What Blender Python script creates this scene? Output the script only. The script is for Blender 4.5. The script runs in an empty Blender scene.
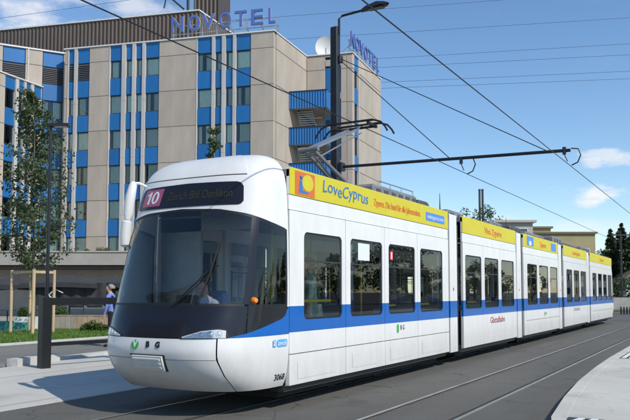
import bpy, bmesh, math, random
import numpy as np
from mathutils import Vector, Matrix, noise
random.seed(7); RNG = np.random.default_rng(7)
R = math.radians
scene = bpy.context.scene
col = scene.collection

# ------------------------------------------------------------------ camera, sky, sun, exposure
# world frame: +Y runs along the tracks away from the camera, +X to the right of them, camera above the origin
TH, PITCH, FPX, EYE = R(29.79), R(3.6), 720.0, 1.6
cam = bpy.data.cameras.new('camera'); cam_ob = bpy.data.objects.new('camera', cam); col.objects.link(cam_ob)
cam.sensor_width = 36.0; cam.lens = 36.0 * FPX / 630.0; cam.shift_y = 0.0583
cam.clip_start = 0.1; cam.clip_end = 3000
cam_ob.location = (0, 0, EYE); cam_ob.rotation_euler = (R(90) + PITCH, 0, TH)
scene.camera = cam_ob
SUN = Vector((0.715, -0.175, 0.665)).normalized()
sl = bpy.data.lights.new('sun', 'SUN'); sl.energy = 3.3; sl.angle = R(0.5); sl.color = (1.0, 0.93, 0.82)
sun = bpy.data.objects.new('sun', sl); col.objects.link(sun)
sun.location = (60, -20, 70); sun.rotation_euler = SUN.to_track_quat('Z', 'Y').to_euler()
scene.view_settings.view_transform = 'Standard'; scene.view_settings.look = 'None'
scene.view_settings.exposure = 0.22; scene.view_settings.gamma = 1.0
scene.view_settings.use_curve_mapping = False

def at(px, py, depth):
    """point seen at photograph pixel (px, py) at a given distance along the viewing direction"""
    cy = 292.0 - FPX * math.tan(PITCH)
    a, b = (px - 315.0) / FPX, (cy - py) / FPX
    c, s = math.cos(PITCH), math.sin(PITCH)
    rx, ry, rz = a, c - b * s, s + b * c
    t = depth / ry
    rt, fw = (math.cos(TH), math.sin(TH)), (-math.sin(TH), math.cos(TH))
    return Vector((t * (rx * rt[0] + ry * fw[0]), t * (rx * rt[1] + ry * fw[1]), EYE + t * rz))

def make_world():
    w = bpy.data.worlds.new('World'); scene.world = w; w.use_nodes = True
    nt = w.node_tree; N = nt.nodes; L = nt.links; N.clear()
    out = N.new('ShaderNodeOutputWorld'); bg = N.new('ShaderNodeBackground')
    sky = N.new('ShaderNodeTexSky'); sky.sky_type = 'NISHITA'; sky.sun_disc = False
    sky.sun_elevation = math.asin(SUN.z); sky.sun_rotation = math.atan2(SUN.x, SUN.y)
    sky.altitude = 430; sky.air_density = 1.05; sky.dust_density = 0.1; sky.ozone_density = 2.4
    bg.inputs[1].default_value = 0.138
    tc = N.new('ShaderNodeTexCoord')
    def math_(op, a, b=None, c=None):
        m = N.new('ShaderNodeMath'); m.operation = op
        for i, v in enumerate((a, b, c)):
            if v is None: continue
            if isinstance(v, (int, float)): m.inputs[i].default_value = v
            else: L.new(v, m.inputs[i])
        return m.outputs[0]
    def dot(vec):
        d = N.new('ShaderNodeVectorMath'); d.operation = 'DOT_PRODUCT'
        L.new(tc.outputs['Generated'], d.inputs[0]); d.inputs[1].default_value = vec
        return d.outputs['Value']
    mp = N.new('ShaderNodeMapping'); mp.inputs['Scale'].default_value = (1, 1, 2.2)
    L.new(tc.outputs['Generated'], mp.inputs[0])
    nz = N.new('ShaderNodeTexNoise'); nz.inputs['Scale'].default_value = 16; nz.inputs['Detail'].default_value = 9
    nz.inputs['Roughness'].default_value = 0.58
    L.new(mp.outputs[0], nz.inputs['Vector'])
    nz2 = N.new('ShaderNodeTexNoise'); nz2.inputs['Scale'].default_value = 3.2; nz2.inputs['Detail'].default_value = 8
    nz2.inputs['Roughness'].default_value = 0.62
    L.new(mp.outputs[0], nz2.inputs['Vector'])
    # small cumulus patches, each at its own bearing; thin high cloud over the whole sky
    tot = None
    for px, py, sx, sy, k in ((592, 195, .062, .017, 1.0), (618, 160, .05, .012, .8), (604, 153, .03, .008, .6), (30, 12, .16, .040, .75),
                              (130, 8, .09, .03, .6), (585, 226, .10, .012, .35), (700, 205, .09, .03, .9), (-120, 30, .15, .06, .8),
                              (900, 150, .12, .05, .9), (470, 222, .10, .012, .3)):
        d = (at(px, py, 100) - Vector((0, 0, EYE))).normalized()
        r = d.cross(Vector((0, 0, 1))).normalized(); u = r.cross(d).normalized()
        a = math_('DIVIDE', dot(r), sx); b = math_('DIVIDE', dot(u), sy)
        f = math_('SUBTRACT', 1.0, math_('ADD', math_('MULTIPLY', a, a), math_('MULTIPLY', b, b)))
        f = math_('ADD', f, math_('MULTIPLY', math_('SUBTRACT', nz.outputs['Fac'], 0.52), 5.0))
        m = N.new('ShaderNodeMapRange'); m.interpolation_type = 'SMOOTHSTEP'
        L.new(f, m.inputs[0]); m.inputs[1].default_value = 0.0; m.inputs[2].default_value = 1.5
        m.inputs[3].default_value = 0.0; m.inputs[4].default_value = k
        front = math_('GREATER_THAN', dot(d), 0.0)
        v = math_('MULTIPLY', m.outputs[0], front)
        tot = v if tot is None else math_('MAXIMUM', tot, v)
    m = N.new('ShaderNodeMapRange'); m.interpolation_type = 'SMOOTHSTEP'
    L.new(nz2.outputs['Fac'], m.inputs[0]); m.inputs[1].default_value = 0.56; m.inputs[2].default_value = 0.85
    m.inputs[3].default_value = 0.0; m.inputs[4].default_value = 0.16
    tot = math_('MAXIMUM', tot, m.outputs[0])
    mix = N.new('ShaderNodeMixRGB'); L.new(tot, mix.inputs[0]); hs = N.new('ShaderNodeHueSaturation'); hs.inputs['Saturation'].default_value = 1.12; hs.inputs['Value'].default_value = 1.0
    L.new(sky.outputs[0], hs.inputs['Color']); L.new(hs.outputs[0], mix.inputs[1])
    mix.inputs[2].default_value = (6.0, 6.0, 6.1, 1)
    L.new(mix.outputs[0], bg.inputs[0]); L.new(bg.outputs[0], out.inputs[0])
make_world()

# ------------------------------------------------------------------ materials
MATS = {}
def mat(name, c, rough=0.6, metal=0.0, var=0.0, vscale=3.0, bump=0.0, bscale=40.0, coat=0.0, c2=None, spec=0.5, stretch=(1, 1, 1), emit=None, detail=6, orand=0.0, trans=0.0):
    if name in MATS: return MATS[name]
    m = bpy.data.materials.new(name); m.use_nodes = True
    nt = m.node_tree; N = nt.nodes; L = nt.links; b = N['Principled BSDF']
    b.inputs['Base Color'].default_value = (*c, 1); b.inputs['Roughness'].default_value = rough
    b.inputs['Metallic'].default_value = metal; b.inputs['Coat Weight'].default_value = coat
    b.inputs['Coat Roughness'].default_value = 0.05; b.inputs['Specular IOR Level'].default_value = spec
    if emit: b.inputs['Emission Color'].default_value = (*emit[:3], 1); b.inputs['Emission Strength'].default_value = emit[3]
    if var > 0 or c2 or bump > 0:
        tc = N.new('ShaderNodeTexCoord'); mp = N.new('ShaderNodeMapping'); mp.inputs['Scale'].default_value = stretch
        L.new(tc.outputs['Object'], mp.inputs[0])
    if var > 0 or c2:
        nz = N.new('ShaderNodeTexNoise'); nz.inputs['Scale'].default_value = vscale; nz.inputs['Detail'].default_value = detail
        nz.inputs['Roughness'].default_value = 0.62; L.new(mp.outputs[0], nz.inputs['Vector'])
        rp = N.new('ShaderNodeValToRGB'); L.new(nz.outputs['Fac'], rp.inputs[0])
        lo = c2 if c2 else tuple(max(0, v * (1 - var)) for v in c); hi = c if c2 else tuple(min(1, v * (1 + var)) for v in c)
        rp.color_ramp.elements[0].position = 0.30; rp.color_ramp.elements[1].position = 0.70
        rp.color_ramp.elements[0].color = (*lo, 1); rp.color_ramp.elements[1].color = (*hi, 1)
        L.new(rp.outputs[0], b.inputs['Base Color'])
    if orand > 0:
        oi = N.new('ShaderNodeObjectInfo'); r2 = N.new('ShaderNodeMapRange'); L.new(oi.outputs['Random'], r2.inputs[0]); r2.inputs[3].default_value = 1 - orand; r2.inputs[4].default_value = 1 + orand * .6
        mm = N.new('ShaderNodeMixRGB'); mm.blend_type = 'MULTIPLY'; mm.inputs[0].default_value = 1; L.new(rp.outputs[0], mm.inputs[1]); L.new(r2.outputs[0], mm.inputs[2]); L.new(mm.outputs[0], b.inputs['Base Color'])
    if trans > 0:
        tl = N.new('ShaderNodeBsdfTranslucent'); ms = N.new('ShaderNodeMixShader'); ms.inputs[0].default_value = trans
        L.new(rp.outputs[0], tl.inputs[0]); L.new(b.outputs[0], ms.inputs[1]); L.new(tl.outputs[0], ms.inputs[2]); L.new(ms.outputs[0], N['Material Output'].inputs['Surface'])
    if bump > 0:
        n2 = N.new('ShaderNodeTexNoise'); n2.inputs['Scale'].default_value = bscale; n2.inputs['Detail'].default_value = 4
        L.new(mp.outputs[0], n2.inputs['Vector'])
        bp = N.new('ShaderNodeBump'); bp.inputs['Strength'].default_value = bump; bp.inputs['Distance'].default_value = 0.02
        L.new(n2.outputs['Fac'], bp.inputs['Height']); L.new(bp.outputs[0], b.inputs['Normal'])
    MATS[name] = m; return m

def glass(name, tint, ior=1.5, rough=0.01, gl=(.95, .97, 1)):
    m = bpy.data.materials.new(name); m.use_nodes = True
    nt = m.node_tree; N = nt.nodes; L = nt.links; N.clear()
    o = N.new('ShaderNodeOutputMaterial'); mx = N.new('ShaderNodeMixShader')
    t = N.new('ShaderNodeBsdfTransparent'); t.inputs[0].default_value = (*tint, 1)
    g = N.new('ShaderNodeBsdfGlossy'); g.inputs[0].default_value = (*gl, 1); g.inputs['Roughness'].default_value = rough
    f = N.new('ShaderNodeFresnel'); f.inputs[0].default_value = ior
    L.new(f.outputs[0], mx.inputs[0]); L.new(t.outputs[0], mx.inputs[1]); L.new(g.outputs[0], mx.inputs[2]); L.new(mx.outputs[0], o.inputs[0])
    MATS[name] = m; return m

def two_tone(name, splits, rough=0.3, coat=0.25):
    """paint whose colour changes at given heights (a painted stripe): splits = [(z_top, colour), ...] from below; slight grime"""
    m = bpy.data.materials.new(name); m.use_nodes = True
    nt = m.node_tree; N = nt.nodes; L = nt.links; b = N['Principled BSDF']
    b.inputs['Roughness'].default_value = rough; b.inputs['Coat Weight'].default_value = coat; b.inputs['Coat Roughness'].default_value = 0.06; b.inputs['Specular IOR Level'].default_value = .3
    tc = N.new('ShaderNodeTexCoord'); sp = N.new('ShaderNodeSeparateXYZ'); L.new(tc.outputs['Object'], sp.inputs[0])
    mr = N.new('ShaderNodeMapRange'); mr.inputs[1].default_value = 0; mr.inputs[2].default_value = 4; L.new(sp.outputs['Z'], mr.inputs[0])
    rp = N.new('ShaderNodeValToRGB'); rp.color_ramp.interpolation = 'CONSTANT'; L.new(mr.outputs[0], rp.inputs[0])
    e = rp.color_ramp.elements; e[0].position = 0; e[0].color = (*splits[0][1], 1)
    prev = splits[0][0]
    e[1].position = min(1, prev / 4); e[1].color = (*splits[1][1], 1)
    for zt, c in splits[2:]:
        el = e.new(splits[splits.index((zt, c)) - 1][0] / 4 if splits[splits.index((zt, c)) - 1][0] < 4 else 1.0); el.color = (*c, 1)
    nz = N.new('ShaderNodeTexNoise'); nz.inputs['Scale'].default_value = 2.5; nz.inputs['Detail'].default_value = 8; nz.inputs['Roughness'].default_value = .65
    mp = N.new('ShaderNodeMapping'); mp.inputs['Scale'].default_value = (1, 1.5, .5); L.new(tc.outputs['Object'], mp.inputs[0]); L.new(mp.outputs[0], nz.inputs['Vector'])
    mr2 = N.new('ShaderNodeMapRange'); L.new(nz.outputs['Fac'], mr2.inputs[0]); mr2.inputs[1].default_value = .3; mr2.inputs[2].default_value = .75
    mr2.inputs[3].default_value = 1.0; mr2.inputs[4].default_value = .88
    mx = N.new('ShaderNodeMixRGB'); mx.blend_type = 'MULTIPLY'; mx.inputs[0].default_value = 1
    L.new(rp.outputs[0], mx.inputs[1]); L.new(mr2.outputs[0], mx.inputs[2])
    # road grime: splashes of dirt, thickest on the lowest panels
    gn = N.new('ShaderNodeTexNoise'); gn.inputs['Scale'].default_value = 6; gn.inputs['Detail'].default_value = 9; gn.inputs['Roughness'].default_value = .7
    mp3 = N.new('ShaderNodeMapping'); mp3.inputs['Scale'].default_value = (1, 1, .25); L.new(tc.outputs['Object'], mp3.inputs[0]); L.new(mp3.outputs[0], gn.inputs['Vector'])
    zr_ = N.new('ShaderNodeMapRange'); L.new(sp.outputs['Z'], zr_.inputs[0]); zr_.inputs[1].default_value = .95; zr_.inputs[2].default_value = .3; zr_.inputs[3].default_value = 0; zr_.inputs[4].default_value = .55
    gm = N.new('ShaderNodeMath'); gm.operation = 'MULTIPLY'; L.new(zr_.outputs[0], gm.inputs[0]); L.new(gn.outputs['Fac'], gm.inputs[1])
    mg = N.new('ShaderNodeMixRGB'); mg.inputs[2].default_value = (.33, .30, .26, 1); L.new(gm.outputs[0], mg.inputs[0]); L.new(mx.outputs[0], mg.inputs[1]); L.new(mg.outputs[0], b.inputs['Base Color'])
    MATS[name] = m; return m

WHITE = (.80, .805, .79); BLUE = (.001, .125, .48); YELLOW = (.62, .545, .03)
two_tone('tram_paint', [(1.045, WHITE), (1.40, BLUE), (9, WHITE)])
two_tone('tram_white', [(9, WHITE), (9.5, WHITE), (9.9, WHITE)])
mat('tram_grey_white', (.66, .67, .66), .3, coat=.4, var=.06, vscale=2)
mat('tram_blue', BLUE, .35, coat=.1, spec=.4)
mat('tram_yellow', YELLOW, .5, coat=.05, var=.04, spec=.3)
mat('tram_black', (.012, .013, .019), .28, coat=.2, spec=.35)
mat('rubber', (.012, .012, .013), .55)
mat('bellows', (.03, .03, .032), .7, var=.3, vscale=6)
mat('roof_grey', (.19, .195, .20), .5, var=.25, vscale=3)
mat('roof_dark', (.07, .072, .075), .5, var=.25, vscale=3)
mat('alu', (.55, .56, .57), .35, metal=.9)
mat('steel_dark', (.05, .05, .052), .5, metal=.4)
mat('black_metal', (.012, .013, .015), .42, var=.2)
mat('pole_black', (.014, .016, .02), .4, var=.25, vscale=4)
mat('underframe', (.02, .02, .02), .8, var=.4)
mat('interior_grey', (.28, .29, .30), .6, var=.1)
mat('interior_dark', (.05, .055, .06), .7)
mat('desk_grey', (.34, .37, .36), .7, var=.15)
mat('seat_fabric', (.03, .06, .16), .9, var=.4, vscale=30)
mat('pole_yellow', (.80, .62, .02), .35)
mat('paper_white', (.72, .78, .84), .6)
mat('sticker_red', (.6, .03, .04), .5)
mat('lens_white', (.85, .87, .88), .1, metal=.5, coat=1)
mat('reflector', (.80, .81, .80), .25, metal=.25, coat=.6)
mat('orange_lens', (.9, .25, .01), .2, coat=1)
mat('sign_mauve', (.36, .09, .17), .4)
mat('sign_white', (.75, .75, .76), .5)
mat('sign_amber', (.042, .042, .018), .5)
mat('logo_green', (.04, .42, .07), .4)
mat('logo_lightblue', (.10, .42, .83), .4)
mat('ink_black', (.015, .015, .018), .5)
mat('ink_red', (.35, .06, .06), .5)
mat('ink_grey', (.35, .36, .38), .5)
mat('ad_blue', (.03, .18, .52), .45)
mat('ad_orange', (.75, .20, .02), .45)
mat('ad_red', (.66, .16, .03), .45)
mat('mirror_chrome', (.8, .8, .82), .05, metal=1)
def asphalt(name, c, c2, crack=.55, stretch=(1, .22, 1), grain=.22):
    m = mat(name, c, .9, c2=c2, vscale=.6, bump=.35, bscale=90, detail=12, stretch=stretch); nt = m.node_tree; N = nt.nodes; L = nt.links; b = N['Principled BSDF']
    base = b.inputs['Base Color'].links[0].from_socket; tc = N['Texture Coordinate']
    def mul(sock, fac_sock):
        x = N.new('ShaderNodeMixRGB'); x.blend_type = 'MULTIPLY'; x.inputs[0].default_value = 1; L.new(sock, x.inputs[1]); L.new(fac_sock, x.inputs[2]); return x.outputs[0]
    def rng(sock, a, b_, lo, hi):
        r = N.new('ShaderNodeMapRange'); L.new(sock, r.inputs[0]); r.inputs[1].default_value = a; r.inputs[2].default_value = b_; r.inputs[3].default_value = lo; r.inputs[4].default_value = hi; return r.outputs[0]
    sp = N.new('ShaderNodeTexNoise'); sp.inputs['Scale'].default_value = 55; sp.inputs['Detail'].default_value = 3; L.new(tc.outputs['Object'], sp.inputs['Vector'])
    o = mul(base, rng(sp.outputs['Fac'], .3, .7, 1 - grain, 1 + grain))
    wv = N.new('ShaderNodeTexNoise'); wv.inputs['Scale'].default_value = 1.6; wv.inputs['Detail'].default_value = 5; L.new(tc.outputs['Object'], wv.inputs['Vector'])
    va = N.new('ShaderNodeVectorMath'); va.operation = 'ADD'; L.new(tc.outputs['Object'], va.inputs[0]); sc = N.new('ShaderNodeVectorMath'); sc.operation = 'SCALE'; sc.inputs['Scale'].default_value = .9; L.new(wv.outputs['Color'], sc.inputs[0]); L.new(sc.outputs[0], va.inputs[1])
    vo = N.new('ShaderNodeTexVoronoi'); vo.feature = 'DISTANCE_TO_EDGE'; vo.inputs['Scale'].default_value = .33; L.new(va.outputs[0], vo.inputs['Vector'])
    o = mul(o, rng(vo.outputs['Distance'], .0, .006, 1 - crack, 1.0))
    st = N.new('ShaderNodeTexNoise'); st.inputs['Scale'].default_value = .9; st.inputs['Detail'].default_value = 7; L.new(tc.outputs['Object'], st.inputs['Vector'])
    o = mul(o, rng(st.outputs['Fac'], .60, .72, 1.0, .74)); L.new(o, b.inputs['Base Color']); return m
asphalt('asphalt', (.136, .132, .115), (.086, .084, .075))
asphalt('road_asphalt', (.22, .215, .19), (.16, .157, .14), .3)
mat('rail_steel', (.50, .47, .42), .32, metal=.8, var=.25, vscale=2)
mat('rail_rust', (.16, .135, .11), .6, metal=.4, var=.3, vscale=2)
mat('rail_groove', (.03, .028, .026), .9, var=.4)
asphalt('plaza_concrete', (.60, .585, .53), (.47, .46, .415), .18, (1, .35, 1), .05)
asphalt('platform_concrete', (.60, .59, .53), (.48, .47, .42), .15, (.35, 1, 1), .05)
mat('kerb_stone', (.52, .52, .50), .85, var=.12, vscale=5, bump=.2)
mat('tactile_white', (.78, .78, .76), .6, var=.08, vscale=8)
mat('tactile_dark', (.05, .05, .055), .7, var=.2, vscale=8)
mat('soil', (.10, .08, .055), .95, var=.3)
mat('lawn_base', (.06, .12, .02), .95, var=.35, vscale=3)
mat('concrete_beige', (.50, .435, .365), .85, c2=(.40, .35, .295), vscale=1.3, bump=.15, bscale=30, detail=12, stretch=(1, 1, .22), orand=.09)
mat('concrete_grey', (.40, .38, .345), .85, c2=(.32, .30, .275), vscale=.9, bump=.15, bscale=30, detail=9)
mat('panel_blue', (.012, .145, .40), .5, var=.10, vscale=1.2, stretch=(1, 1, .3), orand=.14)
mat('fin_white', (.50, .485, .455), .6, var=.12, vscale=1.2, stretch=(1, 1, .2))
mat('frame_dark', (.035, .05, .075), .45)
mat('curtain', (.78, .86, .76), .9, var=.25, vscale=7, stretch=(9, 9, .2), orand=.35)
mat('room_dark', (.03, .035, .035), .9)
mat('brown_metal', (.085, .062, .050), .5, var=.12, vscale=.6)
mat('louvre', (.10, .10, .11), .5)
mat('parapet_white', (.70, .69, .67), .5)
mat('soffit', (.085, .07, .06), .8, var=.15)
mat('sign_blue', (.09, .16, .46), .4)
mat('galv', (.45, .46, .47), .45, metal=.6, var=.15)
mat('wire_dark', (.012, .012, .014), .5)
mat('wire_grey', (.10, .13, .20), .5)
mat('bark', (.17, .14, .11), .9, c2=(.08, .065, .05), vscale=9, bump=.5, bscale=20)
mat('leaf', (.11, .15, .06), .55, c2=(.05, .08, .03), vscale=1.3, trans=.35)
mat('leaf_light', (.10, .17, .035), .55, c2=(.045, .085, .018), vscale=2, trans=.3)
mat('needle', (.065, .110, .040), .6, c2=(.026, .050, .020), vscale=.8, trans=.2)
mat('grass', (.12, .22, .03), .7, c2=(.06, .13, .015), vscale=1.2)
mat('stake_wood', (.55, .42, .25), .8, var=.2, vscale=6, stretch=(1, 1, .15))
mat('plank_grey', (.42, .37, .30), .85, var=.18, vscale=4, stretch=(1, 1, .3))
mat('plank_tan', (.50, .35, .23), .85, var=.16, vscale=4, stretch=(1, 1, .3))
mat('canopy_cloth', (.040, .041, .045), .85, var=.2, vscale=2)
mat('teal_mat', (.05, .25, .20), .8)
mat('olive_wall', (.36, .31, .17), .9, var=.1, vscale=.3)
mat('olive_roof', (.20, .16, .10), .9)
mat('greyhouse', (.45, .42, .38), .9, var=.08, vscale=.3)
mat('window_dark', (.03, .035, .045), .15, coat=.6)
mat('skin', (.52, .30, .21), .6)
mat('hair_grey', (.30, .29, .28), .9)
mat('hair_brown', (.07, .045, .03), .9)
mat('shirt_blue', (.16, .24, .56), .85, var=.12, vscale=12)
mat('shirt_light', (.42, .46, .56), .85, var=.1)
mat('trousers_dark', (.012, .013, .018), .9)
mat('strap_navy', (.015, .022, .06), .8)
mat('shoe_black', (.012, .012, .012), .5)
mat('dress_pale', (.72, .80, .72), .9, c2=(.16, .26, .22), vscale=9, detail=3)
glass('glass_side', (.84, .89, .86), 1.45)
glass('glass_front', (.90, .92, .90), 1.75, .01, (1, .94, .85))
glass('glass_far_side', (.40, .45, .43), 1.5)  # far panes tinted darker than the near ones to keep the interior dim
glass('glass_cab', (.55, .58, .58), 1.5)
glass('glass_hotel', (.93, .98, .95), 1.5)
glass('glass_lens', (.93, .94, .95), 1.4)
glass('glass_far', (.25, .3, .33), 1.7)

# ------------------------------------------------------------------ mesh helpers
class MB:
    def __init__(s): s.v = []; s.f = []
    def add(s, vs, fs):
        o = len(s.v); s.v += [tuple(p) for p in vs]; s.f += [tuple(i + o for i in f) for f in fs]; return s
    def box(s, x0, x1, y0, y1, z0, z1):
        x0, x1 = sorted((x0, x1)); y0, y1 = sorted((y0, y1)); z0, z1 = sorted((z0, z1))
        return s.add([(x0, y0, z0), (x1, y0, z0), (x1, y1, z0), (x0, y1, z0), (x0, y0, z1), (x1, y0, z1), (x1, y1, z1), (x0, y1, z1)],
                     [(0, 3, 2, 1), (4, 5, 6, 7), (0, 1, 5, 4), (1, 2, 6, 5), (2, 3, 7, 6), (3, 0, 4, 7)])
    def rbox(s, x0, x1, y0, y1, z0, z1, b=.03):
        """box with chamfered vertical and top edges"""
        x0, x1 = sorted((x0, x1)); y0, y1 = sorted((y0, y1)); b = min(b, (x1 - x0) * .45, (y1 - y0) * .45, (z1 - z0) * .45)
        def ring(d, z): return [(x0 + b, y0 + d, z), (x1 - b, y0 + d, z), (x1 - d, y0 + b, z), (x1 - d, y1 - b, z), (x1 - b, y1 - d, z), (x0 + b, y1 - d, z), (x0 + d, y1 - b, z), (x0 + d, y0 + b, z)]
        vs = ring(0, z0) + ring(0, z1 - b) + ring(b * .95, z1)
        fs = [tuple(reversed(range(8))), tuple(range(16, 24))]
        for k in (0, 8):
            for i in range(8): j = (i + 1) % 8; fs.append((k + i, k + j, k + 8 + j, k + 8 + i))
        return s.add(vs, fs)
    def tube(s, pts, r, n=8, cap=True):
        pts = [Vector(p) for p in pts]; rs = r if isinstance(r, (list, tuple)) else [r] * len(pts)
        vs = []; fs = []
        up = None
        for i, p in enumerate(pts):
            d = (pts[min(i + 1, len(pts) - 1)] - pts[max(i - 1, 0)]).normalized()
            if up is None or abs(d.dot(up)) > .95: up = Vector((0, 0, 1)) if abs(d.z) < .9 else Vector((1, 0, 0))
            a = d.cross(up).normalized(); b = a.cross(d).normalized(); up = b
            for k in range(n):
                t = 2 * math.pi * k / n; vs.append(p + a * (math.cos(t) * rs[i]) + b * (math.sin(t) * rs[i]))
        for i in range(len(pts) - 1):
            for k in range(n):
                j = (k + 1) % n; fs.append((i * n + k, i * n + j, (i + 1) * n + j, (i + 1) * n + k))
        if cap: fs += [tuple(reversed(range(n))), tuple(range((len(pts) - 1) * n, len(pts) * n))]
        return s.add(vs, fs)
    def bar(s, p, q, w, h, up=(0, 0, 1)):
        p, q = Vector(p), Vector(q); d = (q - p).normalized(); a = d.cross(Vector(up)).normalized(); b = a.cross(d).normalized()
        vs = [c + a * (sx * w / 2) + b * (sz * h / 2) for c in (p, q) for sx, sz in ((-1, -1), (1, -1), (1, 1), (-1, 1))]
        return s.add(vs, [(0, 1, 2, 3), (7, 6, 5, 4), (0, 4, 5, 1), (1, 5, 6, 2), (2, 6, 7, 3), (3, 7, 4, 0)])
    def lathe(s, prof, n=20, c=(0, 0, 0)):
        vs = [(c[0] + r * math.cos(2 * math.pi * k / n), c[1] + r * math.sin(2 * math.pi * k / n), c[2] + z) for r, z in prof for k in range(n)]
        fs = [(i * n + k, i * n + (k + 1) % n, (i + 1) * n + (k + 1) % n, (i + 1) * n + k) for i in range(len(prof) - 1) for k in range(n)]
        return s.add(vs, fs)
    def grid(s, P):
        """P[i][j] points"""
        n, m = len(P), len(P[0])
        return s.add([p for row in P for p in row], [(i * m + j, i * m + j + 1, (i + 1) * m + j + 1, (i + 1) * m + j) for i in range(n - 1) for j in range(m - 1)])
    def prism(s, poly, z0, z1):
        n = len(poly)
        a = sum(poly[i][0] * poly[(i + 1) % n][1] - poly[(i + 1) % n][0] * poly[i][1] for i in range(n))
        if a < 0: poly = poly[::-1]
        return s.add([(x, y, z0) for x, y in poly] + [(x, y, z1) for x, y in poly],
                     [tuple(reversed(range(n))), tuple(range(n, 2 * n))] + [(i, (i + 1) % n, n + (i + 1) % n, n + i) for i in range(n)])
    def mesh(s, name, m, smooth=False):
        me = bpy.data.meshes.new(name); me.from_pydata([tuple(map(float, p)) for p in s.v], [], s.f); me.update()
        if m: me.materials.append(MATS[m] if isinstance(m, str) else m)
        if smooth:
            me.polygons.foreach_set('use_smooth', [True] * len(me.polygons))
            try: me.set_sharp_from_angle(angle=R(35))
            except Exception: pass
        return me
    def build(s, name, m, parent=None, smooth=False, loc=None, label=None):
        """vertices are in world space unless loc is given; the mesh is moved into its thing's space"""
        root = parent
        while root is not None and root.parent is not None: root = root.parent
        if root is not None and loc is None:
            inv = ROOTM[root.name].inverted(); s.v = [tuple(inv @ Vector(p)) for p in s.v]
        o = bpy.data.objects.new(name, s.mesh(name, m, smooth)); col.objects.link(o)
        if parent: o.parent = parent
        if loc: o.location = loc
        if label: o['label'] = label
        return o
ROOTM = {}
def thing(name, label, cat, loc=(0, 0, 0), rz=0.0, group=None):
    o = bpy.data.objects.new(name, None); col.objects.link(o); o.location = loc; o.rotation_euler = (0, 0, rz)
    o.empty_display_size = .2
    o['label'] = label; o['category'] = cat
    if group: o['group'] = group
    ROOTM[o.name] = Matrix.Translation(Vector(loc)) @ Matrix.Rotation(rz, 4, 'Z'); return o
def tag(o, label, cat, group=None):
    o['label'] = label; o['category'] = cat
    if group: o['group'] = group
    return o
def struct(o): o['kind'] = 'structure'; return o
def inst(name, me, parent, loc=(0, 0, 0), rz=0.0, scale=None):
    o = bpy.data.objects.new(name, me); col.objects.link(o); o.parent = parent; o.location = loc; o.rotation_euler = (0, 0, rz)
    if scale: o.scale = scale
    return o
def text_mesh(body, size, offset=0.0, extrude=0.002, align='CENTER'):
    cu = bpy.data.curves.new('txt', 'FONT'); cu.body = body; cu.size = size; cu.offset = offset; cu.extrude = extrude
    cu.align_x = align; cu.align_y = 'CENTER'; cu.resolution_u = 3
    o = bpy.data.objects.new('txt', cu); col.objects.link(o)
    dg = bpy.context.evaluated_depsgraph_get(); me = bpy.data.meshes.new_from_object(o.evaluated_get(dg))
    vs = [v.co.copy() for v in me.vertices]; fs = [tuple(p.vertices) for p in me.polygons]
    bpy.data.objects.remove(o); bpy.data.curves.remove(cu); bpy.data.meshes.remove(me)
    return vs, fs
def text(name, body, size, origin, right, up, m, parent, offset=0.0, extrude=.002, width=None, align='CENTER', shear=0, wob=0):
    """lettering lying in the plane spanned by right and up"""
    vs, fs = text_mesh(body, size, offset, extrude, align)
    r = Vector(right).normalized(); u = Vector(up).normalized(); nn = r.cross(u).normalized(); o = Vector(origin)
    if width:
        w = max(v.x for v in vs) - min(v.x for v in vs); k = width / w
    else: k = 1
    mb = MB(); mb.add([o + r * (v.x * k + shear * v.y) + u * (v.y + wob * math.sin(v.x * 9)) + nn * v.z for v in vs], fs)
    return mb.build(name, m, parent)
# ------------------------------------------------------------------ ground, road, plaza, platform, rails
struct(MB().add([(-900, -300, 0), (900, -300, 0), (900, 1500, 0), (-900, 1500, 0)], [(0, 1, 2, 3)]).build('ground', 'asphalt'))
struct(MB().add([(-18.85, -60, .004), (-13.55, -60, .004), (-13.9, 13, .004), (-14.3, 160, .004), (-18.85, 160, .004)], [(0, 1, 2, 3, 4)]).build('road', 'road_asphalt'))
plaza = struct(MB().prism([(-8.5, -30), (-13.5, -30), (-13.3, 10.2), (-13.9, 13), (-14.3, 60), (-8.5, 60)], -.05, .012).build('plaza', 'plaza_concrete'))
pe = [(.9, -12), (.35, -1), (-.35, 3), (-1.15, 6), (-1.55, 7.5), (-1.86, 8.9), (-2.05, 10.7), (-2.2, 12.7), (-2.30, 15), (-2.36, 17.4), (-2.38, 21.6), (-2.38, 60)]
struct(MB().prism(pe + [(14, 60), (14, -12)], -.05, .12).build('platform', 'platform_concrete'))
# kerb along the platform edge, one stone after the other
kerb = struct(MB().box(-2.36, -2.34, 20, 20.02, .02, .06).build('platform_kerb', 'kerb_stone'))
def off(p, q, d):
    v = Vector((q[0] - p[0], q[1] - p[1])).normalized(); return Vector((v.y, -v.x)) * d
def resample(pts, step):
    out = []; acc = 0
    for p, q in zip(pts[:-1], pts[1:]):
        L_ = math.hypot(q[0] - p[0], q[1] - p[1]); k = max(1, int(L_ / step))
        out += [(p[0] + (q[0] - p[0]) * i / k, p[1] + (q[1] - p[1]) * i / k) for i in range(k)]
    return out + [pts[-1]]
ks = resample(pe[2:], 1.0)
for p, q in zip(ks[:-1], ks[1:]):
    if q[1] > 40: break
    o = off(p, q, .16); d = Vector((q[0] - p[0], q[1] - p[1])).normalized() * .006; e = off(p, q, -.006)
    MB().prism([(p[0] + e.x + d.x, p[1] + e.y + d.y), (q[0] + e.x - d.x, q[1] + e.y - d.y), (q[0] + o.x - d.x, q[1] + o.y - d.y), (p[0] + o.x + d.x, p[1] + o.y + d.y)], .0, .126).build('kerb_stone', 'platform_concrete', kerb, loc=(0, 0, 0))
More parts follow.
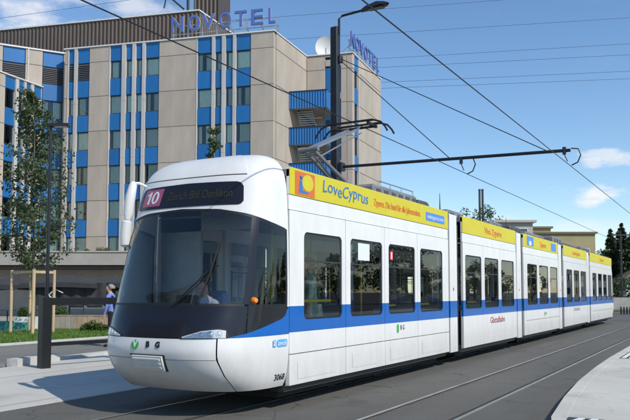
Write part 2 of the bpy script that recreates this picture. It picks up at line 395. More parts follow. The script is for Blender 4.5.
# tactile guide strips on the platform
tact = struct(MB().box(-2.16, -1.72, 17.45, 40, .121, .125).build('guide_strip', 'tactile_dark'))
for k in range(3): MB().box(-2.12 + k * .15, -2.03 + k * .15, 17.5, 39.9, .1255, .131).build('guide_line', 'tactile_white', tact, loc=(0, 0, 0))
tact2 = struct(MB().box(-1.68, 1.4, 8.60, 8.98, .121, .125).build('guide_strip', 'tactile_dark'))
bar_me = MB().add([(0, 0, 0), (.07, 0, 0), (.13, .30, 0), (.06, .30, 0), (0, 0, .006), (.07, 0, .006), (.13, .30, .006), (.06, .30, .006)], [(0, 3, 2, 1), (4, 5, 6, 7), (0, 1, 5, 4), (1, 2, 6, 5), (2, 3, 7, 6), (3, 0, 4, 7)]).mesh('guide_bar', 'tactile_white')
for k in range(20): inst('guide_bar', bar_me, tact2, (-1.62 + k * .145, 8.64, .1255))
# rails set in the asphalt
for xc in (-3.53, -6.4):
    for s in (-1, 1):
        x = xc + s * .525
        r = MB().box(x - .027, x + .027, -30, 160, -.04, .006).build('rail', 'rail_steel'); struct(r)
        g = x - s * .053
        MB().box(g - .025, g + .025, -30, 160, -.03, .004).build('rail_groove', 'rail_groove', r, loc=(0, 0, 0))
        g2 = x - s * .095
        MB().box(g2 - .014, g2 + .014, -30, 160, -.03, .005).build('rail_lip', 'rail_rust', r, loc=(0, 0, 0))
# kerb between plaza and road
kerb2 = struct(MB().box(-13.6, -13.45, 10.15, 10.16, .0, .05).build('road_kerb', 'kerb_stone'))
y = 10.2; x = -13.45
kp = [(-13.45, 10.2), (-13.75, 11.6), (-13.95, 13.2), (-14.1, 15), (-14.3, 60)]
kk = resample(kp, 1.0)
for i, (p, q) in enumerate(zip(kk[:-1], kk[1:])):
    if q[1] > 34: break
    o = off(p, q, .28 if i == 0 else .2); d = Vector((q[0] - p[0], q[1] - p[1])).normalized() * .008
    MB().prism([(p[0] + d.x, p[1] + d.y), (q[0] - d.x, q[1] - d.y), (q[0] + o.x - d.x, q[1] + o.y - d.y), (p[0] + o.x + d.x, p[1] + o.y + d.y)], 0, .17 if i < 1 else .085).build('kerb_stone', 'kerb_stone', kerb2, loc=(0, 0, 0))
# lawn strip with grass blades beyond the road, terrace behind it
struct(MB().prism([(-18.85, -20), (-24.2, -20), (-24.2, 90), (-18.85, 90)], -.05, .05).build('lawn', 'lawn_base'))
struct(MB().prism([(-24.2, -20), (-60, -20), (-60, 60), (-24.2, 60)], -.05, .045).build('terrace', 'concrete_grey'))
kerb3 = struct(MB().box(-18.84, -18.7, -10, 60, -.02, .07).build('lawn_kerb', 'kerb_stone'))
def grass(name, x0, x1, y0, y1, z, n, h, label):
    P = np.column_stack([RNG.uniform(x0, x1, n), RNG.uniform(y0, y1, n), np.full(n, z)])
    a = RNG.uniform(0, 2 * math.pi, n); w = RNG.uniform(.008, .02, n); hh = RNG.uniform(.4, 1.1, n) * h
    lean = RNG.normal(0, .35, (n, 2)) * hh[:, None]
    A = P + np.column_stack([np.cos(a) * w, np.sin(a) * w, np.zeros(n)]); B = P - np.column_stack([np.cos(a) * w, np.sin(a) * w, np.zeros(n)])
    T = P + np.column_stack([lean, hh])
    V = np.stack([A, B, T], 1).reshape(-1, 3)
    me = bpy.data.meshes.new(name); me.from_pydata(V.tolist(), [], [(i, i + 1, i + 2) for i in range(0, 3 * n, 3)])
    me.materials.append(MATS['grass']); o = bpy.data.objects.new(name, me); col.objects.link(o); o['kind'] = 'stuff'; tag(o, label, 'grass'); return o
grass('grass', -24.0, -18.95, 9, 30, .05, 45000, .13, 'green grass strip between the far road and the terrace')

# ------------------------------------------------------------------ the tram
XC, YS, HW = -6.4, 8.37, 1.2
XR = XC + HW
tram = thing('tram', 'long white, blue and yellow articulated tram with number 10 sign', 'tram', (XC, 24.2, 0))
LV = [(.33, 1.10, 7.34), (.42, 1.14, 7.20), (.55, 1.17, 7.05), (.70, 1.19, 6.95), (.85, 1.2, 6.90), (1.0, 1.2, 6.92), (1.2, 1.2, 6.98), (1.4, 1.2, 7.06),
      (1.7, 1.2, 7.16), (2.0, 1.195, 7.27), (2.3, 1.19, 7.38), (2.6, 1.18, 7.50), (2.8, 1.17, 7.57), (3.0, 1.155, 7.64), (3.15, 1.135, 7.70), (3.27, 1.10, 7.78),
      (3.36, 1.05, 7.87), (3.44, .97, 7.98), (3.50, .84, 8.10), (3.53, .60, 8.22), (3.54, .3, 8.30)]
LZ = np.array([l[0] for l in LV]); LW = np.array([l[1] for l in LV]); LF = np.array([l[2] for l in LV])
def smooth_interp(z, ys):
    """Catmull-Rom through the levels"""
    i = int(np.clip(np.searchsorted(LZ, z) - 1, 0, len(LZ) - 2)); h = LZ[i + 1] - LZ[i]; t = (z - LZ[i]) / h
    def sl(k):
        if k <= 0: return (ys[1] - ys[0]) / (LZ[1] - LZ[0])
        if k >= len(LZ) - 1: return (ys[-1] - ys[-2]) / (LZ[-1] - LZ[-2])
        return (ys[k + 1] - ys[k - 1]) / (LZ[k + 1] - LZ[k - 1])
    m0, m1 = sl(i) * h, sl(i + 1) * h
    return (2 * t**3 - 3 * t**2 + 1) * ys[i] + (t**3 - 2 * t**2 + t) * m0 + (-2 * t**3 + 3 * t**2) * ys[i + 1] + (t**3 - t**2) * m1
PLAN = {}
PHI = np.linspace(-math.pi / 2, math.pi / 2, 201)
def plan(z):
    k = round(float(z), 4)
    if k not in PLAN:
        w, yf = smooth_interp(z, LW), smooth_interp(z, LF); q = 2 / 3.3
        x = -w * np.sign(np.sin(PHI)) * np.abs(np.sin(PHI))**q; y = YS - (YS - yf) * np.abs(np.cos(PHI))**q
        d = np.concatenate([[0], np.cumsum(np.hypot(np.diff(x), np.diff(y)))]); PLAN[k] = (d / d[-1], x, y)
    return PLAN[k]
def NS(a, z, off=0.0):
    """point of the cab's skin: a runs round it from the right seam (0) over the nose (0.5) to the left seam (1)"""
    def raw(a, z):
        d, x, y = plan(z); return Vector((XC + np.interp(a, d, x), np.interp(a, d, y), z))
    p = raw(a, z)
    if off:
        da = raw(min(a + .004, 1), z) - raw(max(a - .004, 0), z); dz = raw(a, min(z + .01, 3.535)) - raw(a, max(z - .01, .335))
        n = da.cross(dz); n.normalize()
        if n.dot(p - Vector((XC, 8.6, 1.8))) < 0: n = -n
        p = p + n * off
    return p
def fn(pts):
    xs = [p[0] for p in pts]; ys = [p[1] for p in pts]
    return lambda t: float(np.interp(t, xs, ys))
def patch(zlo, zhi, a0, a1, na, nz, off=0.0, thick=0.0):
    """panel of the cab's skin between two height curves zlo(a), zhi(a) and two edge curves a0(v), a1(v)"""
    f = lambda q: q if callable(q) else (lambda t: q)
    zlo, zhi, a0, a1 = f(zlo), f(zhi), f(a0), f(a1)
    def P(o):
        G = []
        for j in range(nz + 1):
            v = j / nz; row = []
            for i in range(na + 1):
                a = a0(v) + (a1(v) - a0(v)) * i / na; z = zlo(a) + (zhi(a) - zlo(a)) * v
                row.append(NS(a, min(max(z, .33), 3.54), o))
            G.append(row)
        return G
    mb = MB(); g = P(off); mb.grid([r[::-1] for r in g])
    if thick:   # turn the panel's edges inward
        h = P(off - thick)
        ring = lambda G: G[0] + [r[-1] for r in G[1:]] + G[-1][::-1][1:] + [r[0] for r in G[::-1][1:-1]]
        A, B = ring(g), ring(h); n = len(A)
        mb.add(A + B, [(i, (i + 1) % n, n + (i + 1) % n, n + i) for i in range(n)])
    return mb
sym = lambda f: (lambda a: f(min(a, 1 - a)))
black_bot = sym(fn([(0, 1.40), (.011, 1.37), (.020, 1.29), (.038, 1.245), (.119, 1.16), (.194, 1.08), (.25, 1.04), (.27, 1.032), (.5, 1.02)]))
white_top = sym(fn([(0, 1.03), (.5, 1.02)]))
glass_bot = sym(fn([(0, 1.42), (.2, 1.42), (.26, 1.425), (.5, 1.432)]))
glass_top = sym(fn([(0, 2.445), (.012, 2.45), (.025, 2.47), (.11, 2.53), (.19, 2.605), (.22, 2.63), (.32, 2.69), (.5, 2.722)]))
side_seam = fn([(0, .236), (.3, .268), (.62, .287), (1, .287)])
def build_cab(mirror=False):
    """all pieces of a driver's cab; with mirror the same cab at the far end of the tram"""
    out = []
    def fin(mb, name, m, parent=None, smooth=True):
        if mirror: mb.v = [(2 * XC - p[0], 48.4 - p[1], p[2]) for p in mb.v]
        o = mb.build(name, m, parent or tram, smooth); out.append(o); return o
    low = fin(patch(.33, lambda a: .752, lambda v: side_seam(v * .62), lambda v: 1 - side_seam(v * .62), 48, 8, 0, .02), 'bumper', 'tram_white')
    fin(patch(.762, lambda a: white_top(a) - .004, .2875, .7125, 40, 5, 0, .02), 'front_panel', 'tram_white')
    for s in (0, 1):
        ff = (lambda q: (lambda v: q)) 
        e0 = lambda v: .0; e1 = lambda v: side_seam(v) - .0035
        sp = patch(.33, white_top, e0 if not s else (lambda v: 1 - e1(v)), e1 if not s else (lambda v: 1.0), 26, 12, 0, .02)
        side = fin(sp, 'cab_side_panel', 'tram_white')
        lim = (.0, .258) if not s else (.742, 1.0)
        fin(patch(lambda a: white_top(a) + .003, lambda a: black_bot(a) - .001, lim[0], lim[1], 40, 3, 0, .0), 'cab_stripe', 'tram_blue', side)
        lim = (0, .0105) if not s else (.9895, 1)
        fin(patch(1.401, glass_top, lim[0], lim[1], 2, 16, 0), 'cab_pillar', 'tram_white', side)
        # side window with dark surround
        bl = (.0105, .197) if not s else (.803, .9895)
        sur = fin(patch(black_bot, lambda a: glass_bot(a) + .02, bl[0], bl[1], 30, 4, .001), 'window_surround', 'tram_black', side)
        e = lambda v: .197 - v * .022
        pil = fin(patch(lambda a: 1.44, glass_top, (lambda v: e(v) - .012) if not s else (lambda v: 1 - e(v) - .018), (lambda v: e(v) + .018) if not s else (lambda v: 1 - e(v) + .012), 5, 20, .003), 'windscreen_pillar', 'tram_black', side)
        fin(patch(lambda a: 1.44, lambda a: glass_top(a) - .05, (lambda v: .022) if not s else (lambda v: 1 - e(v) + .012), (lambda v: e(v) - .012) if not s else (lambda v: .978), 16, 14, 0), 'cab_window', 'glass_cab', side)
        fin(patch(lambda a: glass_top(a) - .05, glass_top, (.0105 if not s else .825), (.175 if not s else .9895), 20, 2, .002), 'window_surround', 'tram_black', side)
        fin(patch(1.43, lambda a: glass_top(a) - .05, (.0105 if not s else .978), (.022 if not s else .9895), 2, 12, .002), 'window_surround', 'tram_black', side)
        # indicator lamp
        ia = .178 if not s else .822
        c = NS(ia, 1.49, .012); mb = MB()
        mb.lathe([(.001, .05), (.03, .042), (.045, .015), (.048, -.02)], 14)
        nrm = (NS(ia, 1.49, .03) - NS(ia, 1.49)).normalized(); q = nrm.to_track_quat('Z', 'Y').to_matrix()
        mb.v = [tuple(c + q @ Vector(p)) for p in mb.v]; fin(mb, 'indicator_lamp', 'orange_lens')
        # headlight
        fl = (lambda q: (lambda v: q)) if not s else (lambda q: (lambda v: 1 - q))
        la, lb = (.262, .385) if not s else (.615, .738)
        ztop = sym(fn([(.255, 1.06), (.262, 1.12), (.285, 1.135), (.33, 1.115), (.385, 1.045)])); zbt = lambda a: white_top(a) + .006
        hl = fin(patch(zbt, ztop, la, lb, 18, 4, .004, .012), 'headlight', 'reflector')
        fin(patch(lambda a: zbt(a) - .004, lambda a: ztop(a) + .016, la - .008, lb + .012, 20, 4, .0032), 'headlight_gap', 'rubber', hl)
        for q, rr in ((.281, .040), (.305, .042), (.329, .034), (.352, .024)):
            aa = q if not s else 1 - q; zc = 1.03 + (ztop(aa) - 1.03) * .5
            c = NS(aa, zc, .006); mb = MB().lathe([(.001, .008), (rr * .5, .006), (rr * .8, -.002), (rr, .004), (rr * 1.05, -.01)], 16)
            nrm = (NS(aa, zc, .03) - NS(aa, zc)).normalized(); qq = nrm.to_track_quat('Z', 'Y').to_matrix()
            mb.v = [tuple(c + qq @ Vector(p)) for p in mb.v]; fin(mb, 'lamp', 'lens_white', hl)
        fin(patch(zbt, ztop, la, lb, 18, 4, .018), 'lens', 'glass_lens', hl)
    # black panel under the windscreen, windscreen, roof cap with the destination sign
    fin(patch(black_bot, glass_bot, .2, .8, 60, 8, .002, .02), 'black_front_panel', 'tram_black')
    ws = fin(patch(glass_bot, glass_top, lambda v: .212 - v * .020, lambda v: .788 + v * .020, 60, 26, 0), 'windscreen', 'glass_front')
    fin(patch(lambda a: glass_bot(a), lambda a: glass_bot(a) + .028, .21, .79, 50, 1, .003), 'windscreen_seal', 'rubber', ws)
    fin(patch(lambda a: glass_top(a) - .035, lambda a: glass_top(a) + .002, .19, .81, 50, 1, .003), 'windscreen_seal', 'rubber', ws)
    cap = fin(patch(glass_top, lambda a: 3.165, 0, 1, 90, 10, 0), 'roof_brow', 'tram_white')
    for q in ((.0, .21), (.79, 1.0)):
        fin(patch(3.165, 3.54, q[0], q[1], 20, 22, 0), 'roof_dome', 'tram_white')
    fin(patch(3.178, 3.54, .21, .79, 60, 22, .006, .02), 'roof_dome', 'tram_white')
    fin(patch(3.163, 3.18, .208, .792, 60, 1, -.010), 'roof_gap', 'rubber')
    top = [NS(i / 60, 3.54) for i in range(61)]; fin(MB().add(top, [tuple(range(60, -1, -1))]), 'roof_cap', 'tram_white', smooth=False)
    # destination display
    zs0 = sym(fn([(.225, 2.80), (.232, 2.765), (.245, 2.748), (.5, 2.752)])); zs1 = sym(fn([(.225, 3.0), (.235, 3.05), (.25, 3.066), (.5, 3.085)]))
    ds = fin(patch(zs0, zs1, .225, .775, 60, 8, .010, .02), 'destination_display', 'tram_black', cap)
    fin(patch(2.79, 3.04, .625, .742, 14, 5, .0125), 'route_number_field', 'sign_mauve', ds)
    # bottom lid
    bot = [NS(i / 60, .33) for i in range(61)]; fin(MB().add(bot, [tuple(range(61))]), 'bumper_underside', 'underframe', smooth=False)
    # inner bulkhead, desk
    fin(MB().box(XC - 1.12, XC + 1.12, YS + .02, YS + .07, .4, 1.35), 'cab_bulkhead', 'desk_grey', smooth=False)
    fin(MB().box(XC - 1.12, XC - .35, YS + .02, YS + .07, 1.35, 3.2), 'cab_bulkhead', 'desk_grey', smooth=False)
    fin(MB().box(XC - 1.12, XC + 1.12, YS + .02, YS + .07, 2.5, 3.2), 'cab_bulkhead', 'desk_grey', smooth=False)
    fin(MB().box(XC - 1.0, XC + 1.0, 7.62, YS, .36, .42), 'cab_floor', 'interior_dark', smooth=False)
    desk = [[(XC + x, 7.30 + .32 * abs(x)**2.5, z - .02 * abs(x)) for x in np.linspace(-.98, .98, 17)] for z in (1.40,)]
    d0 = [(XC + x, 7.17 + .32 * abs(x)**2.6, 1.37) for x in np.linspace(-1.0, 1.0, 17)]; d1 = [(XC + x, 7.52 + .22 * abs(x)**2.5, 1.30) for x in np.linspace(-1.0, 1.0, 17)]
    d2 = [(p[0], p[1], .8) for p in d1]
    fin(MB().grid([d0, d1, d2]), 'driver_desk', 'desk_grey', smooth=False)
    fin(MB().rbox(XC + .10, XC + .42, 7.30, 7.44, 1.3, 1.56, .03), 'driver_console', 'interior_dark', smooth=False)
    st = fin(MB().rbox(XC - .25, XC + .25, 7.95, 8.33, .78, .90, .05), 'driver_seat', 'seat_fabric', smooth=False)
    fin(MB().rbox(XC - .24, XC + .24, 8.22, 8.33, .90, 1.62, .05), 'seat_back', 'seat_fabric', st, smooth=False)
    fin(MB().box(XC - .1, XC + .1, 8.05, 8.2, .42, .78), 'seat_post', 'steel_dark', st, smooth=False)
    return out, ds, ws
_, sign, wscreen = build_cab()
build_cab(True)
def nose_text(body, size, a, z, m, parent, off=.016, offset=.0, width=None, align='CENTER', name='lettering'):
    p = NS(a, z, off); t = (NS(a - .02, z) - NS(a + .02, z)).normalized(); n = (NS(a, z, .05) - NS(a, z)).normalized()
    up = n.cross(t).normalized()
    return text(name, body, size, p, t, up, m, parent, offset, .001, width, align)

def nose_text_wrap(body, size, a0, a1, z, m, parent, off=.014, offset=0.0, stretch=1.0):
    """lettering bent round the nose: a0 is the left end"""
    vs, fs = text_mesh(body, size, offset, .0005, 'LEFT'); x1 = max(v.x for v in vs)
    mb = MB(); mb.add([NS(a0 + (a1 - a0) * v.x / x1, z + v.y * stretch, off + v.z) for v in vs], fs)
    return mb.build('lettering', m, parent)
# route number, drawn as a flagged 1 and a ring-shaped 0
one = MB(); zr = (2.825, 3.005); aw = lambda f: .742 - (.742 - .625) * f
def q_(f, g, o=.016): return NS(aw(f), zr[0] + (zr[1] - zr[0]) * g, o)
one.add([q_(.30, 0), q_(.42, 0), q_(.42, .5), q_(.42, 1), q_(.33, 1), q_(.28, .86), q_(.17, .78), q_(.17, .66), q_(.30, .72), q_(.30, .5)], [(0, 1, 2, 9), (9, 2, 3, 8), (8, 3, 4, 5), (8, 5, 6, 7)])
no = 32; oo = [q_(.67 + .18 * math.cos(t), .5 + .5 * math.sin(t)) for t in np.linspace(0, 2 * math.pi, no, endpoint=False)]; oi = [q_(.67 + .075 * math.cos(t), .5 + .36 * math.sin(t)) for t in np.linspace(0, 2 * math.pi, no, endpoint=False)]
one.add(oo + oi, [(i, (i + 1) % no, no + (i + 1) % no, no + i) for i in range(no)]); one.build('route_number', 'sign_white', sign)
nose_text_wrap('Zürich Bhf Oerlikon', .17, .59, .27, 2.905, 'sign_amber', sign)
# emblem, letters and fleet number
fp = [o for o in tram.children if o.name.startswith('front_panel')][0]
def disc_on_nose(a, z, r, m, parent, name, off, sx=1.0):
    p = NS(a, z, off); t = (NS(a - .02, z) - NS(a + .02, z)).normalized(); n = (NS(a, z, .05) - NS(a, z)).normalized(); up = n.cross(t)
    mb = MB(); k = 24
    mb.add([p + t * (math.cos(2 * math.pi * i / k) * r * sx) + up * (math.sin(2 * math.pi * i / k) * r) for i in range(k)], [tuple(range(k))]); return mb.build(name, m, parent)
disc_on_nose(.545, .93, .062, 'logo_green', fp, 'emblem', .006)
nose_text('V', .11, .545, .935, 'sign_white', fp, .009, .006)
nose_text('B', .10, .498, .935, 'ink_black', fp, .006, .006)
nose_text('G', .10, .462, .935, 'ink_black', fp, .006, .006)
# coupler hatch in the bumper
hatch = patch(.615, .80, .446, .556, 12, 8, .03, .05).build('coupler_hatch', 'tram_white', tram, True)
patch(.600, .815, .438, .564, 12, 2, .004).build('hatch_gap', 'rubber', hatch, True)
for k in range(3): patch(.655 + k * .05, .675 + k * .05, .452, .550, 10, 2, .045, .02).build('hatch_rib', 'tram_white', hatch, True)
# wipers
def P_(a, z, o=.03): return NS(a, z, o)
wp = MB().tube([P_(.43, 1.44), P_(.36, 1.72), P_(.33, 1.86)], .011, 6).build('wiper', 'rubber', tram)
MB().tube([P_(.425, 1.44), P_(.35, 1.70), P_(.322, 1.84)], .007, 6).build('wiper_rod', 'rubber', wp)
MB().tube([P_(.35, 1.46, .02), P_(.322, 1.84, .02), P_(.30, 2.24, .02)], .013, 6).build('wiper_blade', 'rubber', wp)
# little warning plate behind the windscreen
MB().bar(NS(.715, 1.47, -.02), NS(.695, 1.47, -.02), .006, .10).build('warning_plate', 'pole_yellow', tram)
# mirror pods on the left
mir = MB().tube([NS(.79, 3.13), NS(.79, 3.14) + Vector((-.06, -.10, .03)), NS(.79, 3.14) + Vector((-.11, -.16, .02))], .022, 8).build('mirror_arm', 'tram_white', tram, True)
c = NS(.79, 3.14) + Vector((-.11, -.16, .02))
MB().tube([c + Vector((0, 0, .03)), c + Vector((0, 0, -.02)), c + Vector((-.02, -.03, -.2)), c + Vector((-.04, -.05, -.44)), c + Vector((-.045, -.06, -.53))], [.03, .058, .075, .07, .045], 12).build('mirror_housing', 'tram_white', mir, True)
MB().tube([c + Vector((-.045, -.06, -.53)), c + Vector((-.05, -.06, -.56)), c + Vector((-.06, -.07, -.74)), c + Vector((-.06, -.07, -.89)), c + Vector((-.06, -.07, -.92))], [.045, .08, .085, .08, .05], 12).build('mirror_housing', 'tram_grey_white', mir, True)
# cab side marks
sidep = [o for o in tram.children if o.name.startswith('cab_side_panel')][0]
def side_rect(y0, y1, z0, z1, m, parent, name, x=XR + .006, r=.02):
    k = 5; mb = MB(); pts = []
    for cx, cz, a0 in ((y1 - r, z1 - r, 0), (y0 + r, z1 - r, 90), (y0 + r, z0 + r, 180), (y1 - r, z0 + r, 270)):
        pts += [(x, cx + r * math.cos(R(a0 + 90 * i / k)), cz + r * math.sin(R(a0 + 90 * i / k))) for i in range(k + 1)]
    mb.add(pts, [tuple(range(len(pts)))]); return mb.build(name, m, parent)
side_rect(7.97, 8.045, .875, .965, 'logo_lightblue', sidep, 'logo_field', r=.01)
lf = side_rect(8.07, 8.32, .870, .970, 'logo_lightblue', sidep, 'logo_field', r=.035)
SR, SU = (0, 1, 0), (0, 0, 1)
text('lettering', 'zvv.ch', .085, (XR + .008, 8.195, .918), SR, SU, 'sign_white', sidep, .001)
text('lettering', 'Z', .075, (XR + .008, 8.007, .918), SR, SU, 'sign_white', sidep, .002)
nose_text_wrap('3068', .115, .072, .010, .462, 'ink_black', sidep, .004, .002)

# ---- body sections: side panels with windows, skirts, cantrail, adverts
def rr_loop(y0, y1, z0, z1, r, k=6):
    pts = []
    for cx, cz, a0 in ((y1 - r, z1 - r, 0), (y0 + r, z1 - r, 90), (y0 + r, z0 + r, 180), (y1 - r, z0 + r, 270)):
        pts += [(cx + r * math.cos(R(a0 + 90 * i / k)), cz + r * math.sin(R(a0 + 90 * i / k))) for i in range(k + 1)]
    return pts
def plate_hole(y0, y1, z0, z1, hole, x, t):
    """upright plate in a plane of constant x with a rounded opening; t is its thickness inward"""
    bm = bmesh.new()
    ol = [(y0, z0), (y1, z0), (y1, z1), (y0, z1)]
    def loop(ps):
        vs = [bm.verts.new((0, a, b)) for a, b in ps]; return [bm.edges.new((vs[i], vs[(i + 1) % len(vs)])) for i in range(len(vs))]
    bmesh.ops.triangle_fill(bm, use_beauty=True, edges=loop(ol) + loop(hole))
    vs = [(x, v.co.y, v.co.z) for v in bm.verts]; bm.verts.index_update()
    fs = []
    for f in bm.faces:
        idx = [v.index for v in f.verts]; nx = f.normal.x
        f.normal_update(); nx = f.normal.x
        if nx * t < 0: idx.reverse()
        fs.append(tuple(idx))
    bm.free()
    mb = MB().add(vs, fs)
    for lp, inv in ((ol, False), (hole, True)):
        n = len(lp); a = [(x, p[0], p[1]) for p in lp]; b = [(x - t, p[0], p[1]) for p in lp]
        mb.add(a + b, [(i, (i + 1) % n, n + (i + 1) % n, n + i) if (inv == (t > 0)) else (i, n + i, n + (i + 1) % n, (i + 1) % n) for i in range(n)])
    return mb
G_ = .006
def side_module(y0, y1, seams, skirt, sgn, wins):
    """one side of one body section"""
    x = XC + sgn * HW; t = .05 * sgn
    sec = MB().box(x - t * .2, x - t, y0, y1, 2.74, 2.945).build('cantrail', 'tram_white', tram)
    MB().box(x - t * .2, x - t, y0, y1, 2.951, 3.335).build('advert_backing', 'tram_white', sec)
    for (a, b), (w0, w1) in zip(zip(seams[:-1], seams[1:]), wins):
        lo = .75 if skirt else .33
        pan = plate_hole(a + G_, b - G_, lo + G_, 2.73, rr_loop(w0, w1, 1.21, 2.455, .09), x, t).build('side_panel', 'tram_paint', tram)
        win = MB(); o = rr_loop(w0, w1, 1.21, 2.455, .09); i_ = rr_loop(w0 + .028, w1 - .028, 1.238, 2.427, .065); n = len(o)
        win.add([(x - t * .25, p[0], p[1]) for p in o] + [(x - t * .25, p[0], p[1]) for p in i_], [(i, (i + 1) % n, n + (i + 1) % n, n + i) if sgn > 0 else (i, n + i, n + (i + 1) % n, (i + 1) % n) for i in range(n)])
        wo = win.build('window', 'rubber', pan)
        gl = MB(); gl.add([(x - t * .35, p[0], p[1]) for p in o], [tuple(range(n)) if sgn > 0 else tuple(reversed(range(n)))]); gl.build('pane', 'glass_side' if sgn > 0 else 'glass_far_side', pan)
        MB().box(x - t * .26, x - t * .45, w0 + .02, w1 - .02, 2.035, 2.06).build('transom', 'steel_dark', pan)
        if skirt:
            sk = MB().box(x, x - t, a + G_, b - G_, .33, .75 - G_).build('skirt_panel', 'tram_white', tram)
            if sgn > 0 and b - a > 1.2:
                side_rect(a + .22, b - .35, .40, .63, 'tram_white', sk, 'hatch', x=x + .004, r=.015)
    MB().box(x - t * 1.1, x - t * 1.25, y0, y1, .32, 1.18).build('inner_lining', 'interior_grey', tram)
    return sec
MODS = [(8.375, 14.86, [8.375, 10.05, 11.54, 13.07, 14.86], True), (15.83, 20.58, [15.83, 17.37, 18.89, 20.58], False), (21.43, 26.45, [21.70, 23.31, 24.91, 26.45], True),
        (27.40, 32.40, [27.72, 29.23, 30.75, 32.40], False), (33.25, 40.02, [33.65, 35.2, 36.82, 38.37, 40.02], True)]
WINS = [[(8.77, 9.93), (10.22, 11.44), (11.71, 12.95), (13.22, 14.49)], [(16.0, 17.26), (17.51, 18.76), (19.02, 20.32)], [(21.88, 23.17), (23.45, 24.78), (25.05, 26.29)],
        [(27.93, 29.08), (29.39, 30.60), (30.90, 32.2)], [(33.87, 35.0), (35.43, 36.65), (37.0, 38.22), (38.53, 39.85)]]
adv = {}
for mi, (y0, y1, seams, skirt) in enumerate(MODS):
    for sgn in (1, -1):
        s = side_module(y0, y1, seams, skirt, sgn, WINS[mi])
        x = XC + sgn * HW
        if seams[0] > y0 + .05: MB().box(x, x - .05 * sgn, y0, seams[0] - G_, .33, 2.73).build('side_panel', 'tram_paint', tram)
        a = MB().box(x + .001 * sgn, x - .02 * sgn, y0 + .004, y1 - .004, 2.951, 3.33).build('advert_band', 'tram_yellow', tram)
        if sgn > 0: adv[mi] = a
    MB().box(XC - 1.19, XC + 1.19, y0, y1, 3.20, 3.30).build('roof', 'roof_grey', tram)
    MB().box(XC - 1.14, XC + 1.14, y0, y1, .36, .40).build('floor', 'interior_dark', tram)
    MB().box(XC - 1.14, XC + 1.14, y0, y1, 2.70, 2.73).build('ceiling', 'interior_grey', tram)
    MB().box(XC - .95, XC + .95, y0 + .1, y1 - .1, .14, .355).build('underframe', 'underframe', tram)
    for sg in (-1, 1): MB().box(XC + sg * .9, XC + sg * 1.12, y0, y1, .24, .34).build('sill_beam', 'steel_dark', tram)
    for yy in ((y0 + y1) / 2 - .9, (y0 + y1) / 2 + .9):
        for sg in (-1, 1):
            wm = MB().lathe([(.001, -.06), (.28, -.06), (.30, -.03), (.30, .06), (.001, .06)], 20); wm.v = [(XC + sg * .525 + p[2], yy + p[0], .30 + p[1]) for p in wm.v]
            wm.build('wheel', 'steel_dark', tram)
# joints between the sections: bellows and a narrow white ring
for (a, b) in ((14.86, 15.83), (20.58, 21.43), (26.45, 27.40), (32.40, 33.25)):
    prof = [(-1.1, .25), (1.1, .25), (1.1, 3.12), (-1.1, 3.12)]
    mb = MB()
    rows = []; nf = 9
    for i in range(nf * 2 + 1):
        y = a - .02 + (b - a + .04) * i / (nf * 2); s = 1.0 if i % 2 else .965
        rows.append([(XC + px * s * 1.0, y, 1.7 + (pz - 1.7) * s) for px, pz in prof + prof[:1]])
    mb.grid(rows); bl = mb.build('bellows', 'bellows', tram)
    m0, m1 = a + .11, a + .57
    for sg in (1, -1):
        MB().rbox(XC + sg * HW, XC + sg * (HW - .06), m0, m1, .30, 3.30, .012).build('joint_ring', 'tram_paint', tram)
    MB().box(XC - 1.17, XC + 1.17, m0, m1, 3.18, 3.31).build('joint_cover', 'roof_grey', tram)
    MB().tube([(XR - .03, m1 + .08, 1.7), (XR - .03, m1 + .08, .35)], .02, 6).build('cable', 'rubber', tram)
    side_rect(m0 + .17, m0 + .23, 1.62, 1.70, 'sticker_red', bl, 'sticker', x=XR + .004, r=.03)
# interior: seats, poles, handrails
seat_me = MB().rbox(-.22, .22, -.2, .2, .42, .50, .03).rbox(-.22, .22, .14, .2, .5, .98, .03).mesh('passenger_seat', 'seat_fabric')
for y0, y1, seams, _ in MODS:
    yy = y0 + .7
    while yy < y1 - .5:
        for xx in (-.86, -.40, .62): inst('passenger_seat', seat_me, tram, (xx, yy - 24.2, .0 + .02))
        yy += 1.55
    for k, yq in enumerate(np.arange(y0 + .55, y1 - .3, 1.5)):
        MB().tube([(XC + (.25 if k % 2 else .55), yq, .4), (XC + (.25 if k % 2 else .55), yq, 2.7)], .017, 8).build('grab_pole', 'pole_yellow', tram)
MB().tube([(XR - .12, 8.6, 1.47), (XR - .12, 9.75, 1.47)], .022, 8).build('grab_rail', 'pole_yellow', tram)
for y in (16.8, 18.1, 11.9, 13.6): MB().tube([(XR - .12, y - .3, 1.36), (XR - .12, y + .35, 1.36)], .018, 8).build('grab_rail', 'pole_yellow', tram)
MB().box(XR - .016, XR - .012, 10.52, 10.95, 2.12, 2.40).build('notice', 'paper_white', tram)
nt_ = MB().box(XR - .016, XR - .012, 11.80, 11.93, 2.17, 2.33).build('notice', 'sticker_red', tram)
MB().box(XR - .0115, XR - .011, 11.84, 11.89, 2.19, 2.31).build('notice_stripe', 'paper_white', nt_)
